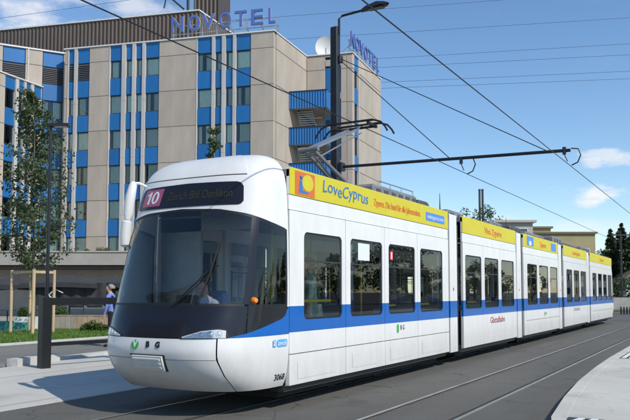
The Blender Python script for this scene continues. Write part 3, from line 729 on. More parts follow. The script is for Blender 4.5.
# lettering and pictures on the adverts
def ad_text(mi, body, size, y, z, m, width, offset=.0, shear=0, wob=0): return text('lettering', body, size, (XR + .006, y, z), SR, SU, m, adv[mi], offset, .001, width, 'LEFT', shear, wob)
ad_text(0, 'LoveCyprus', .27, 9.30, 3.165, 'ad_blue', 1.55, .0, .12, .02)
ad_text(0, 'Zypern. Die Insel für alle Jahreszeiten.', .165, 11.10, 3.13, 'ad_orange', 2.15, .002)
bx_ = side_rect(13.55, 14.62, 3.035, 3.205, 'logo_lightblue', adv[0], 'web_field', x=XR + .005, r=.008)
bx_.data.materials[0] = MATS['ad_blue2'] if 'ad_blue2' in MATS else mat('ad_blue2', (.06, .25, .70), .4)
text('lettering', 'visitcyprus.com', .115, (XR + .008, 14.085, 3.12), SR, SU, 'sign_white', adv[0], .001, .0005, .95)
em = side_rect(8.52, 9.07, 2.965, 3.30, 'ad_red', adv[0], 'picture', x=XR + .005, r=.01)
sunp = [(XR + .007, 8.87 + .16 * math.cos(t), 3.16 + .12 * math.sin(t)) for t in np.linspace(0, 2 * math.pi, 20, endpoint=False)]
MB().add(sunp, [tuple(range(20))]).build('picture_sun', 'tram_yellow', em)
MB().add([(XR + .008, 8.62, 3.0), (XR + .008, 8.90, 3.0), (XR + .008, 8.86, 3.03), (XR + .008, 8.72, 3.04), (XR + .008, 8.71, 3.17), (XR + .008, 8.64, 3.19)], [(0, 1, 2, 3, 4, 5)]).build('picture_figure', 'ad_blue', em)
MB().tube([(XR + .008, 8.68, 3.235), (XR + .010, 8.68, 3.236)], .035, 12).build('picture_figure', 'ad_blue', em)
ad_text(1, 'Viva Zypern', .22, 17.55, 3.12, 'ad_orange', 1.55, .003)
p1_ = side_rect(21.9, 22.75, 3.0, 3.29, 'ad_blue2', adv[2], 'picture', x=XR + .005); side_rect(22.15, 22.45, 3.02, 3.15, 'sign_white', p1_, 'picture_figure', x=XR + .007)
side_rect(25.3, 26.1, 3.0, 3.26, 'ad_blue2', adv[2], 'picture', x=XR + .005); ad_text(2, 'Zypern', .22, 23.6, 3.12, 'ad_orange', .9, .003)
ad_text(3, 'LoveCyprus', .2, 29.2, 3.12, 'ad_orange', 1.6, .003); ad_text(4, 'Zypern', .2, 36.0, 3.12, 'ad_orange', 1.3, .003)
pan2 = [o for o in tram.children if o.name.startswith('side_panel')]
text('lettering', 'Glattalbahn', .22, (XR + .004, 18.62, .885), SR, SU, 'ink_red', tram, .001, .0005, 1.35)
text('lettering', 'Glattalbahn', .2, (XR + .004, 29.9, .93), SR, SU, 'ink_grey', tram, .001, .0005, 1.3)
def vbg(y, z, s=1.0):
    e = side_rect(y, y + .09 * s, z, z + .16 * s, 'logo_green', tram, 'emblem', x=XR + .004, r=.04 * s)
    text('lettering', 'B', .12 * s, (XR + .004, y + .19 * s, z + .09 * s), SR, SU, 'ink_black', tram, .001, .0005)
    text('lettering', 'G', .12 * s, (XR + .004, y + .31 * s, z + .09 * s), SR, SU, 'ink_black', tram, .001, .0005)
vbg(12.05, .86); vbg(24.1, .82, .9)
# roof equipment
def roofbox(y0, y1, x0, x1, z1, m='roof_grey'):
    b = MB().rbox(XC + x0, XC + x1, y0, y1, 3.30, z1, .05).build('roof_box', m, tram)
    n = max(2, int((y1 - y0) / .35))
    for k in range(n):
        yy = y0 + (k + .5) * (y1 - y0) / n
        MB().box(XC + x1 - .005, XC + x1 + .012, yy - .09, yy + .09, 3.36, z1 - .08).build('vent', 'roof_dark', b)
    return b
roofbox(8.75, 10.0, -.7, .55, 3.42, 'roof_dark'); roofbox(11.95, 14.05, -.8, .82, 3.60); roofbox(14.25, 14.82, -.8, .80, 3.56, 'roof_dark')
roofbox(15.9, 16.9, -.8, .85, 3.52); roofbox(17.2, 19.0, -.7, .70, 3.46, 'roof_dark'); roofbox(19.4, 20.5, -.8, .85, 3.55)
roofbox(21.6, 22.9, -.8, .8, 3.6, 'roof_dark'); roofbox(23.3, 25.9, -.8, .85, 3.55); roofbox(27.5, 28.9, -.8, .85, 3.68); roofbox(29.4, 31.9, -.8, .8, 3.55, 'roof_dark')
roofbox(33.4, 35.3, -.8, .85, 3.62); roofbox(36, 39, -.8, .8, 3.5, 'roof_dark')
rail = MB().tube([(XC + .78, 12.2, 3.68), (XC + .78, 13.9, 3.68)], .012, 6)
for y in (12.2, 12.75, 13.3, 13.9): rail.tube([(XC + .78, y, 3.58), (XC + .78, y, 3.69)], .012, 6)
rail.build('roof_rail', 'alu', tram)
for y, h in ((16.3, 3.95), (19.9, 3.9), (22.2, 3.9)): MB().tube([(XC + .5, y, 3.4), (XC + .5, y, h)], [.02, .006], 6).build('aerial', 'steel_dark', tram)
# pantograph
pg = MB()
for sx in (-1, 1):
    pg.box(XC + sx * .42 - .03, XC + sx * .42 + .03, 11.1, 12.9, 3.44, 3.50)
for y in (11.1, 12.0, 12.9): pg.box(XC - .5, XC + .5, y - .03, y + .03, 3.44, 3.50)
for sx in (-1, 1):
    for y in (11.15, 12.85): pg.tube([(XC + sx * .42, y, 3.28), (XC + sx * .42, y, 3.46)], [.06, .045], 10)
pb = pg.build('pantograph_base', 'roof_dark', tram)
knee = (XC, 10.95, 4.13); foot = (XC, 12.62, 3.52); head = Vector((XC, 12.75, 4.92))
la = MB().tube([(foot[0] - .14, foot[1], foot[2]), (knee[0] - .09, knee[1], knee[2])], [.042, .032], 8).tube([(foot[0] + .14, foot[1], foot[2]), (knee[0] + .09, knee[1], knee[2])], [.042, .032], 8)
la.tube([(XC - .2, knee[1], knee[2]), (XC + .2, knee[1], knee[2])], .045, 8).tube([(XC - .3, foot[1], foot[2]), (XC + .3, foot[1], foot[2])], .05, 8).tube([(XC, foot[1] - .3, 3.5), (XC, knee[1] + .25, knee[2] - .1)], .018, 6)
la.build('lower_arm', 'roof_grey', tram, True)
ua = MB().tube([(XC - .05, knee[1], knee[2]), (XC - .12, head.y, head.z - .06)], [.032, .022], 8).tube([(XC + .05, knee[1], knee[2]), (XC + .12, head.y, head.z - .06)], [.032, .022], 8)
ua.tube([(XC + .02, knee[1] + .25, knee[2] - .12), (XC + .1, head.y + .15, head.z - .12)], .014, 6)
ua.build('upper_arm', 'alu', tram, True)
hd = MB()
for dy in (-.16, .16):
    pts = [(-.80, -.24), (-.75, -.15), (-.66, -.05), (-.52, .0), (0, .015), (.52, .0), (.66, -.05), (.75, -.15), (.80, -.24)]
    hd.tube([(XC + px, head.y + dy, 4.95 + pz) for px, pz in pts], .019, 8)
hd.box(XC - .5, XC + .5, head.y - .19, head.y - .13, 4.945, 4.975).box(XC - .5, XC + .5, head.y + .13, head.y + .19, 4.945, 4.975)
for px in (-.4, .4): hd.box(XC + px - .025, XC + px + .025, head.y - .2, head.y + .2, 4.87, 4.93)
hd.tube([(XC - .5, head.y, 4.86), (XC + .5, head.y, 4.86)], .025, 8)
hd.build('pantograph_head', 'black_metal', tram, True)
# ------------------------------------------------------------------ the hotel
C0 = Vector((-29.55, 45.3, 0)); AM, AR, AW = R(15.93), R(97.89), R(57.09)
hotel = thing('hotel_building', 'beige concrete high-rise hotel with blue panels and brown penthouse behind the tram', 'building', C0)
class Face:
    """a facade plane: x to the right as seen from outside, y inward, z up"""
    def __init__(s, origin, ang): s.o = Vector(origin) - C0; s.o.z = 0; s.a = ang; s.M = Matrix.Translation(Vector(origin)) @ Matrix.Rotation(ang, 4, 'Z')
    def put(s, name, mb, m, parent=hotel, smooth=False):
        mb.v = [tuple(s.M @ Vector(p)) for p in mb.v]; return mb.build(name, m, parent, smooth)
    def inst(s, name, me, x, y, z, parent=hotel):
        if parent is hotel:
            p = s.o + Matrix.Rotation(s.a, 3, 'Z') @ Vector((x, y, z)); return inst(name, me, hotel, p, s.a)
        return inst(name, me, parent, (x, y, z))
MC = {}
def cached(key, make):
    if key not in MC: MC[key] = make()
    return MC[key]
def panel_me(w, h, m, bev=.02, d=.5): return cached(('p', round(w, 2), round(h, 2), m, d), lambda: chamfer_panel(w, h, d, bev).mesh('panel', m))
def chamfer_panel(w, h, d, b):
    return MB().add([(b, 0, b), (w - b, 0, b), (w - b, 0, h - b), (b, 0, h - b), (0, b, 0), (w, b, 0), (w, b, h), (0, b, h), (0, d, 0), (w, d, 0), (w, d, h), (0, d, h)],
                    [(0, 1, 2, 3), (4, 5, 1, 0), (5, 6, 2, 1), (6, 7, 3, 2), (7, 4, 0, 3), (8, 9, 5, 4), (9, 10, 6, 5), (10, 11, 7, 6), (11, 8, 4, 7)])
def frame_me(w, h):
    def mk():
        mb = MB(); f = .07
        mb.box(0, w, 0, .08, 0, f).box(0, w, 0, .08, h - f, h).box(0, f, 0, .08, f, h - f).box(w - f, w, 0, .08, f, h - f)
        return mb.mesh('window', 'frame_dark')
    return cached(('f', round(w, 2), round(h, 2)), mk)
def pane_me(w, h): return cached(('g', round(w, 2), round(h, 2)), lambda: MB().box(.07, w - .07, 0, .012, .07, h - .07).mesh('pane', 'glass_hotel'))
def curtain_me(w, h, k):
    def mk():
        mb = MB(); rnd = random.Random(int(w * 100) + k)
        def cloth(x0, x1):
            n = max(6, int((x1 - x0) / .045)); ph = rnd.random() * 6
            P = [[(x0 + (x1 - x0) * i / n, .035 * math.sin(i * 1.9 + ph) + .015 * math.sin(i * .7 + ph), z) for i in range(n + 1)] for z in (.02, h - .03)]
            mb.grid(P)
        if k == 0: cloth(.05, w - .05)
        elif k == 1: cloth(.05, w * .62); cloth(w * .86, w - .05)
        elif k == 2: cloth(.05, w * .3); cloth(w * .55, w - .05)
        else: cloth(w * .22, w - .05)
        return mb.mesh('curtain', 'curtain')
    return cached(('c', round(w, 2), round(h, 2), k), mk)
def louvre_me(w, h):
    def mk():
        mb = MB(); n = int(h / .16)
        for i in range(n): z = .05 + i * (h - .1) / n; mb.add([(.03, 0, z), (w - .03, 0, z), (w - .03, .10, z + .13), (.03, .10, z + .13), (.03, .01, z - .01), (w - .03, .01, z - .01), (w - .03, .11, z + .12), (.03, .11, z + .12)], [(0, 1, 2, 3), (7, 6, 5, 4), (0, 4, 5, 1), (2, 6, 7, 3)])
        return mb.mesh('louvre_blind', 'louvre')
    return cached(('l', round(w, 2), round(h, 2)), mk)
BANDS = [(20.3, 21.55), (17.46, 18.86), (14.60, 15.95), (11.75, 13.07), (8.92, 10.24), (6.02, 7.39), (3.15, 4.5)]
ZJ = [21.55, 20.30, 17.46, 14.60, 11.75, 8.92, 6.02, 3.15]
wr = random.Random(3)
def strip(F, x0, x1, j0=0, m='concrete_beige'):
    for a, b in zip(ZJ[j0:-1], ZJ[j0 + 1:]):
        F.inst('concrete_panel', panel_me(x1 - x0 - .02, a - b - .03, m), x0 + .01, 0, b + .015)
def column(F, x0, x1, b0=0, louvres=(), n=6):
    """a stack of windows with blue panels between them"""
    w = x1 - x0
    for i in range(b0, n + 1):
        lo, hi = BANDS[i]
        F.inst('blue_panel', panel_me(w - .02, hi - lo - .02, 'panel_blue', .015, .45), x0 + .01, .06, lo + .01)
        if i == n: break
        h = BANDS[i][0] - BANDS[i + 1][1]; z = BANDS[i + 1][1]
        fr = F.inst('window', frame_me(w, h), x0, .16, z)
        F.inst('pane', pane_me(w, h), 0, .035, 0, fr)
        if i in louvres: F.inst('louvre_blind', louvre_me(w, h), 0, -.13, 0, fr)
        else: F.inst('curtain', curtain_me(w, h, wr.choice((0, 0, 0, 0, 1, 2, 3))), 0, .11, 0, fr)
def fin(F, x0, x1, z1=21.56, z0=3.1, y0=-.06):
    n = 4
    for k in range(n):
        a = z0 + (z1 - z0) * k / n; b = z0 + (z1 - z0) * (k + 1) / n
        F.put('fin', MB().rbox(x0, x1, y0, .5, a + .006, b - .006, .012), 'fin_white')
FM = Face(C0, AM); FR = Face(C0, AR); R0 = Vector((-30.45, 51.77, 0)); S0 = Vector((-26.65, 52.85, 0)); FB = Face(R0, AM); FS = Face(S0, AR)
W0 = Vector((-47.77, 41.05, 0)); B0 = Vector((-48.67, 39.65, 0)); FW = Face(W0, AW); FY = Face(B0, AR)
# masses behind the cladding
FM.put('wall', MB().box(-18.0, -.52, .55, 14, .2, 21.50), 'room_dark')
FM.put('roof', MB().box(-18.0, -.1, .1, 14, 21.50, 21.56), 'concrete_grey')
for x0, x1 in ((-1.88, 0), (-9.56, -6.31), (-15.75, -13.93), (-18.05, -17.72)): strip(FM, x0, x1)
for x0, x1, lv in ((-17.64, -17.12, (0,)), (-16.82, -15.76, (0,)), (-13.88, -12.82, ()), (-12.44, -11.90, ()), (-11.56, -11.02, ()), (-10.72, -9.57, ()),
               (-6.28, -5.07, ()), (-4.78, -4.24, ()), (-3.91, -3.33, ()), (-3.05, -1.89, ())): column(FM, x0, x1, 0, lv)
for x0, x1 in ((-17.12, -16.83), (-12.81, -12.45), (-11.89, -11.57), (-11.01, -10.73), (-5.06, -4.79), (-4.23, -3.92), (-3.32, -3.06)): fin(FM, x0, x1)
for x in (-17.72, -13.95, -6.36): fin(FM, x, x + .08, y0=-.03)
FM.put('parapet_cap', MB().box(-18.1, .06, -.08, .5, 21.56, 21.66), 'parapet_white')
# blank side wall
for x0, x1 in ((.5, 2.6), (2.6, 4.6), (4.6, 6.53)): strip(FR, x0, x1)
FR.put('wall', MB().box(.5, 6.53, .52, .9, .2, 21.5), 'room_dark')
FR.put('parapet_cap', MB().box(.0, 6.6, -.06, .5, 21.56, 21.65), 'parapet_white')
# recessed wall with the fire stair, and the far block
strip(FB, 0, 1.6); strip(FB, 2.95, 3.45)
for i, (lo, hi) in enumerate(BANDS):
    FB.inst('blue_panel', panel_me(1.3, 2.1, 'panel_blue'), 1.63, .1, lo - 1.9)
    FB.inst('concrete_panel', panel_me(1.32, .55, 'concrete_beige'), 1.62, 0, lo + .3)
FB.put('wall', MB().box(0, 3.9, .55, 8, .2, 21.4), 'concrete_beige')
FB.put('roof', MB().box(-5, 3.9, .0, 8, 21.4, 21.5), 'concrete_grey')
strip(FB, 3.46, 3.95)
FB.put('parapet_cap', MB().box(.05, 4.0, -.06, .5, 21.57, 21.66), 'parapet_white')
FS.put('wall', MB().box(0, 8.3, .55, 6, .2, 21.4), 'room_dark')
column(FS, .55, 1.55, 0); strip(FS, 0, .52); strip(FS, 1.58, 3.7); strip(FS, 3.7, 5.9); strip(FS, 5.9, 8.25); fin(FS, 1.56, 1.66)
FS.put('parapet_cap', MB().box(-.06, 8.3, -.06, .5, 21.57, 21.66), 'parapet_white')
# fire stair balconies
FZ = Face(C0 + Vector((math.cos(AR), math.sin(AR), 0)) * 2.8, AM)
for k, zt in enumerate((17.53, 14.62, 11.75, 8.9, 6.0)):
    n = 14; w = 3.05; P = []
    for i in range(n * 4 + 1):
        x = w * i / (n * 4); P.append((x + .02, (.0, .0, .05, .05)[i % 4]))
    mb = MB().grid([[(p[0], p[1], z) for p in P] for z in (zt - 1.36, zt)])
    bal = FZ.put('stair_balcony', mb, 'panel_blue')
    m2 = 10; Q = [(w + .02 + (.0, .0, .05, .05)[i % 4], .05 + 3.2 * i / (m2 * 4)) for i in range(m2 * 4 + 1)]
    FZ.put('balcony_side', MB().grid([[(q[0], q[1], z) for q in Q] for z in (zt - 1.36, zt)]), 'panel_blue', bal)
    FZ.put('balcony_floor', MB().box(.05, w, .1, 3.6, zt - 1.30, zt - 1.15), 'concrete_grey', bal)
    FZ.put('balcony_coping', MB().box(.0, w + .1, -.03, .10, zt + .002, zt + .05), 'steel_dark', bal)
    st = FZ.put('stair_flight', MB().bar((.5, .9, zt - 1.36), (2.0, .9, zt - 2.75), .06, .22).bar((.5, 1.9, zt - 1.36), (2.0, 1.9, zt - 2.75), .06, .22), 'steel_dark', bal)
    for q in range(8):
        f = q / 7; FZ.put('tread', MB().box(.45 + .28 * f, 1.75 + .28 * f, .8 + 1.3 * f * 0, 1.1, zt - 1.50 - 1.25 * f, zt - 1.44 - 1.25 * f), 'fin_white', bal)
    FZ.put('balcony_post', MB().tube([(2.9, .3, zt - 2.9), (2.9, .3, zt - 1.36)], .05, 8), 'steel_dark', bal)
# left wing and the projecting lower bay
FW.put('wall', MB().box(-14, .6, .55, 12, .2, 21.5), 'room_dark')
for x0, x1 in ((-9, -4.72), (-3.02, -1.68), (-.04, .5)): strip(FW, x0, x1)
column(FW, -4.70, -3.04, 0, (0,)); column(FW, -1.66, -.06, 0, (0,)); fin(FW, -2.86, -2.74, z0=18.6)
FW.put('parapet_cap', MB().box(-14, .5, -.08, .5, 21.56, 21.68), 'parapet_white')
FY.put('wall', MB().box(-9, 0.0, .55, 3, .2, 18.42), 'room_dark')
FY.put('bay_roof', MB().box(-9, .0, .05, 3, 18.42, 18.48), 'concrete_grey')
zj = [18.44] + ZJ[2:]
for a, b in zip(zj[:-1], zj[1:]):
    for x0, x1 in ((-9, -6.4), (-6.4, -3.92)): FY.inst('concrete_panel', panel_me(x1 - x0 - .02, a - b - .03, 'concrete_beige'), x0 + .01, 0, b + .015)
def bay_col(x0, x1):
    w = x1 - x0
    for i in range(1, 7):
        lo, hi = BANDS[i]; hi = min(hi, 18.42)
        FY.inst('blue_panel', panel_me(w - .02, hi - lo - .02, 'panel_blue', .015, .45), x0 + .01, .06, lo + .01)
        if i < 6:
            h = BANDS[i][0] - BANDS[i + 1][1]; z = BANDS[i + 1][1]
            fr = FY.inst('window', frame_me(w, h), x0, .2, z); FY.inst('pane', pane_me(w, h), 0, .035, 0, fr); FY.inst('curtain', curtain_me(w, h, wr.choice((0, 0, 0, 1, 2))), 0, .11, 0, fr)
for x0, x1 in ((-3.88, -2.90), (-2.57, -2.02), (-1.77, -1.27), (-.95, -.05)): bay_col(x0, x1)
for x0, x1 in ((-2.89, -2.58), (-2.01, -1.78), (-1.26, -.96)): fin(FY, x0, x1, z1=18.43)
FY.put('parapet_cap', MB().box(-9, .02, -.08, .5, 18.49, 18.58), 'parapet_white')
# brown ribbed penthouse and lift tower
pc = Vector((-37.11, 45.59, 0)); FP = Face(pc, AM)
def ribbed(F, x0, x1, z0, z1, name, pitch=.36, y=0.0):
    n = int((x1 - x0) / pitch); P = []
    for i in range(n * 4 + 1): P.append((x0 + (x1 - x0) * i / (n * 4), y + (.0, .0, .07, .07)[i % 4]))
    return F.put(name, MB().grid([[(p[0], p[1], z) for p in P] for z in (z0, z1)]), 'brown_metal')
ribbed(FP, -32, 0, 21.4, 24.75, 'penthouse_cladding'); FP.put('penthouse', MB().box(-32, -.1, .1, 9, 21.4, 24.7), 'brown_metal')
FQ = Face(pc, AR); ribbed(FQ, 0, 8, 21.4, 24.75, 'penthouse_cladding')
FP.put('penthouse_coping', MB().box(-32, .05, -.05, .12, 24.752, 24.86), 'parapet_white')
FQ.put('penthouse_coping', MB().box(.13, 8, -.05, .12, 24.752, 24.86), 'parapet_white')
tw = at(206, 20, 63); FT = Face((tw.x, tw.y, 0), AM)
FT.put('lift_tower', MB().box(-1.15, 1.15, 0, 3, 24.5, 32), 'brown_metal'); ribbed(FT, -1.15, 1.15, 24.5, 32, 'tower_cladding', y=-.09)
mast = MB().tube([tuple(at(188, 12, 60)), tuple(at(188, -8, 60))], .12, 8).tube([tuple(at(164, 8, 60)), tuple(at(167, -6, 60))], .06, 6).tube([tuple(at(170, -3, 60)), tuple(at(184, 9, 60))], .09, 6)
mast.build('roof_mast', 'steel_dark', hotel)
# satellite dish and plant box on the recessed roof
d = at(326, 48, 60.5); mb = MB().lathe([(.001, .0), (.4, .05), (.8, .18), (1.0, .30)], 20)
q = (Vector((0, 0, EYE)) - d + Vector((8, 0, 14))).normalized().to_track_quat('Z', 'Y').to_matrix(); mb.v = [tuple(d + q @ (Vector(p) * .95)) for p in mb.v]
dish = mb.build('satellite_dish', 'parapet_white', hotel, True); MB().tube([tuple(d), (d.x, d.y, 21.5)], .06, 8).build('dish_post', 'galv', dish)
b_ = at(316, 50, 63); Face((b_.x, b_.y, 0), AM).put('plant_box', MB().rbox(-.95, .85, 0, 2, 21.5, 22.75, .04), 'galv')
# low front block with canopy
P0 = at(0, 292, 44); FC = Face((P0.x, P0.y, 0), TH)
FC.put('canopy_fascia', MB().box(-12, 24, 0, .25, 3.25, 4.03), 'concrete_grey'); FC.put('canopy_cap', MB().box(-12, 24, -.06, .3, 4.032, 4.11), 'concrete_beige')
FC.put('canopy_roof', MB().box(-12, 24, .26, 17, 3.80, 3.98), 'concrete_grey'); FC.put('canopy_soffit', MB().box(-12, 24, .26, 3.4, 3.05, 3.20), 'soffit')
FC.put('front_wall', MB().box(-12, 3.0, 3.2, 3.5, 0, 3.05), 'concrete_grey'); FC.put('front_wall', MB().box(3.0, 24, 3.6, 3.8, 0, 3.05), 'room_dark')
FC.put('front_lintel', MB().box(3.0, 24, 3.15, 3.58, 2.42, 3.04), 'concrete_grey')
for i in range(14):
    x = 3.0 + i * 1.2; fr = FC.put('window', MB().box(x, x + .09, 3.2, 3.3, .5, 2.41).box(x + 1.11, x + 1.19, 3.2, 3.3, .5, 2.41).box(x + .09, x + 1.11, 3.21, 3.29, 2.33, 2.41).box(x + .09, x + 1.11, 3.21, 3.29, .5, .58), 'parapet_white')
    FC.put('pane', MB().box(x + .09, x + 1.11, 3.24, 3.255, .58, 2.33), 'glass_hotel', fr)
FC.put('front_sill', MB().box(3.0, 24, 3.15, 3.55, 0, .49), 'concrete_grey')

# ---- roof signs
LN = [('N', 8.07), ('O', 6.66), ('V', 5.45), ('O', 4.04), ('T', 2.75), ('E', 1.46), ('L', .25)]
def roof_sign(F, label, xs, h, zb, w):
    o = F.M @ Vector((xs[0], .3, 21.6)); s = thing('rooftop_sign', label, 'sign', o, F.a)
    fr = MB()
    for z in (zb - .12, zb + .55): fr.box(min(xs) - .6, max(xs) + .6, .28, .36, z - .03, z + .03)
    for x in np.linspace(min(xs) - .4, max(xs) + .4, 8): fr.box(x - .035, x + .035, .26, .34, 21.6, zb + .6).bar((x, .3, zb + .1), (x, 1.2, 21.6), .05, .05)
    fr.v = [tuple(F.M @ Vector(p)) for p in fr.v]; fr.build('sign_frame', 'galv', s)
    ex = F.M.to_3x3() @ Vector((1, 0, 0)); up = Vector((0, 0, 1))
    for (ch, _), x in zip(LN, xs):
        l = text('letter', ch, h / .70, tuple(F.M @ Vector((x, .14, zb + h * .48))), ex, up, 'sign_blue', s, .012, .05, w * (.55 if ch == 'L' else 1))
        text('letter_edge', ch, h / .70, tuple(F.M @ Vector((x, .21, zb + h * .48))), ex, up, 'fin_white', l, .045, .012, w * (.58 if ch == 'L' else 1.07))
    return s
roof_sign(FM, 'blue NOVOTEL letters on a frame above the broad front facade', [-t for _, t in LN], 1.22, 22.2, 1.0)
roof_sign(FS, 'blue NOVOTEL letters seen edge-on above the far narrow block', [.5 + i * 1.2 for i in range(7)], 1.25, 22.2, 1.0)

# ------------------------------------------------------------------ overhead line
YP = 20.0
pole = thing('catenary_pole', 'tall black square mast behind the tram with street lamp and cantilever arm', 'pole', (-10.7, YP, 0))
MB().rbox(-10.83, -10.57, YP - .12, YP + .12, 0, 10.1, .03).build('mast', 'pole_black', pole)
MB().rbox(-10.95, -10.45, YP - .25, YP + .25, .0, .05, .02).build('base_plate', 'pole_black', pole)
am = MB().tube([(-10.54, YP, 5.55), (-3.55, YP, 5.40)], .046, 10).build('cantilever_arm', 'pole_black', pole, True)
MB().rbox(-10.56, -10.40, YP - .12, YP + .12, 5.42, 5.68, .02).build('arm_bracket', 'pole_black', am)
MB().tube([(-10.53, YP, 9.0), (-6.95, YP, 5.52)], .014, 6).build('stay', 'wire_dark', pole); MB().tube([(-10.53, YP, 9.05), (-4.2, YP, 5.46)], .014, 6).build('stay', 'wire_dark', pole)
MB().rbox(-10.56, -10.46, YP - .1, YP + .1, 8.92, 9.14, .02).build('stay_bracket', 'pole_black', pole)
for xw in (-6.4, -3.53):
    MB().tube([(xw - .18, YP, 5.50), (xw - .18, YP, 5.30)], .05, 8).build('insulator', 'pole_black', pole)
    MB().tube([(xw + .0, YP, 5.45), (xw + .18, YP, 5.42), (xw + .24, YP, 5.25), (xw + .16, YP, 5.06), (xw, YP, 4.99)], .018, 6).build('hanger', 'wire_dark', pole)
    MB().tube([(xw - .18, YP, 5.30), (xw - .1, YP, 5.1)], .014, 6).build('hanger', 'wire_dark', pole)
lt = MB().tube([(-10.56, YP, 9.85), (-10.56, YP, 10.35), (-10.45, YP, 10.43), (-9.62, YP, 10.47)], .04, 8).build('lamp_arm', 'pole_black', pole, True)
lh = [(-9.75, .06, 10.40, 10.52), (-9.6, .12, 10.42, 10.58), (-9.2, .19, 10.44, 10.64), (-8.95, .15, 10.46, 10.60), (-8.82, .05, 10.49, 10.54)]
rows = []
for x, w, z0, z1 in lh: rows.append([(x, YP - w, z0 + .03), (x, YP - w * .6, z1 - .02), (x, YP, z1), (x, YP + w * .6, z1 - .02), (x, YP + w, z0 + .03), (x, YP, z0), (x, YP - w, z0 + .03)])
hd = MB().grid(rows); hd.add(rows[0][:6], [tuple(range(6))]); hd.add(rows[-1][:6], [tuple(range(5, -1, -1))]); lm = hd.build('lamp_head', 'pole_black', pole, True)
MB().box(-9.5, -9.0, YP - .1, YP + .1, 10.42, 10.445).build('lamp_glass', 'window_dark', lm)
def wire(name, pts, r, m, label, cat='wire', group=None):
    o = MB().tube(pts, r, 5).build(name, m); return tag(o, label, cat, group)
def sag(p, q, s, n=24):
    p, q = Vector(p), Vector(q); return [p.lerp(q, i / n) - Vector((0, 0, s * 4 * (i / n) * (1 - i / n))) for i in range(n + 1)]
wire('contact_wire', [(-6.4, -40, 4.98), (-6.4, 11, 4.98), (-6.4, 20, 4.985), (-6.4, 60, 5.0), (-6.4, 160, 5.0)], .010, 'wire_dark', 'overhead contact wire running down to the tram pantograph')
wire('contact_wire', [(-3.53, -40, 4.90), (-3.53, 20, 4.95), (-3.53, 160, 4.98)], .010, 'wire_dark', 'steep black overhead wire above the empty near track')
for i, (a, b, lab) in enumerate((((0, 17.5), (121, 0), 'faint high power line crossing the sky above the brown penthouse'), ((270, 16), (450, 2.5), 'topmost long power line in the sky right of the hotel sign'),
        ((284, 38), (630, 16.5), 'second power line from the top, just over the street lamp'), ((373, 57.5), (630, 42.5), 'third power line from the top right of the hotel'),
        ((430, 63.5), (630, 53.5), 'fourth power line from the top right of the hotel'), ((430, 78.7), (630, 70), 'second lowest power line right of the hotel'), ((430, 85), (630, 77.5), 'lowest of the power lines right of the hotel'))):
    s = (b[1] - a[1]) / (b[0] - a[0]); X0, X1 = -150, 900
    p = at(X0, a[1] + s * (X0 - a[0]), 125); q = at(X1, a[1] + s * (X1 - a[0]), 125)
    wire('power_line', sag(p, q, .25), .034, 'wire_grey', lab, 'power line', 'power lines in the sky')

# ------------------------------------------------------------------ street furniture on the left
lp = at(47, 292, 24.0); lamp = thing('street_lamp', 'slim black street lamp with flat head beside the staked young tree', 'street lamp', (lp.x, lp.y, .05))
MB().tube([(lp.x, lp.y, .05), (lp.x, lp.y, .9), (lp.x, lp.y, .92), (lp.x, lp.y, 7.25)], [.085, .085, .06, .05], 10).build('post', 'pole_black', lamp, True)
rt = Vector((math.cos(TH), math.sin(TH), 0))
e = Vector((lp.x, lp.y, 7.22))
MB().bar(e - rt * .05, e + rt * .62, .26, .10).build('lamp_head', 'pole_black', lamp); MB().bar(e + rt * .15 - Vector((0, 0, .058)), e + rt * .55 - Vector((0, 0, .058)), .2, .012).build('lamp_glass', 'parapet_white', lamp)
A_ = Vector((-12.45, 10.35, 0)); B_ = Vector((-11.95, 12.6, 0))
gate = thing('barrier_frame', 'black steel frame barrier standing on the pale plaza', 'barrier', A_)
dv = (B_ - A_).normalized()
def post(p, w=.21): 
    mb = MB().rbox(-w / 2, w / 2, -w / 2, w / 2, 0.0, 1.475, .012); an = math.atan2(dv.y, dv.x) ; Mx = Matrix.Translation(p + Vector((0, 0, .012))) @ Matrix.Rotation(an, 4, 'Z'); mb.v = [tuple(Mx @ Vector(q)) for q in mb.v]; return mb.build('post', 'black_metal', gate)
post(A_); post(B_)
MB().bar(A_ + dv * .1 + Vector((0, 0, 1.40)), B_ - dv * .1 + Vector((0, 0, 1.40)), .19, .15).build('top_rail', 'black_metal', gate)
MB().bar(A_ + dv * .1 + Vector((0, 0, .50)), B_ - dv * .1 + Vector((0, 0, .50)), .06, .075).build('lower_rail', 'black_metal', gate)

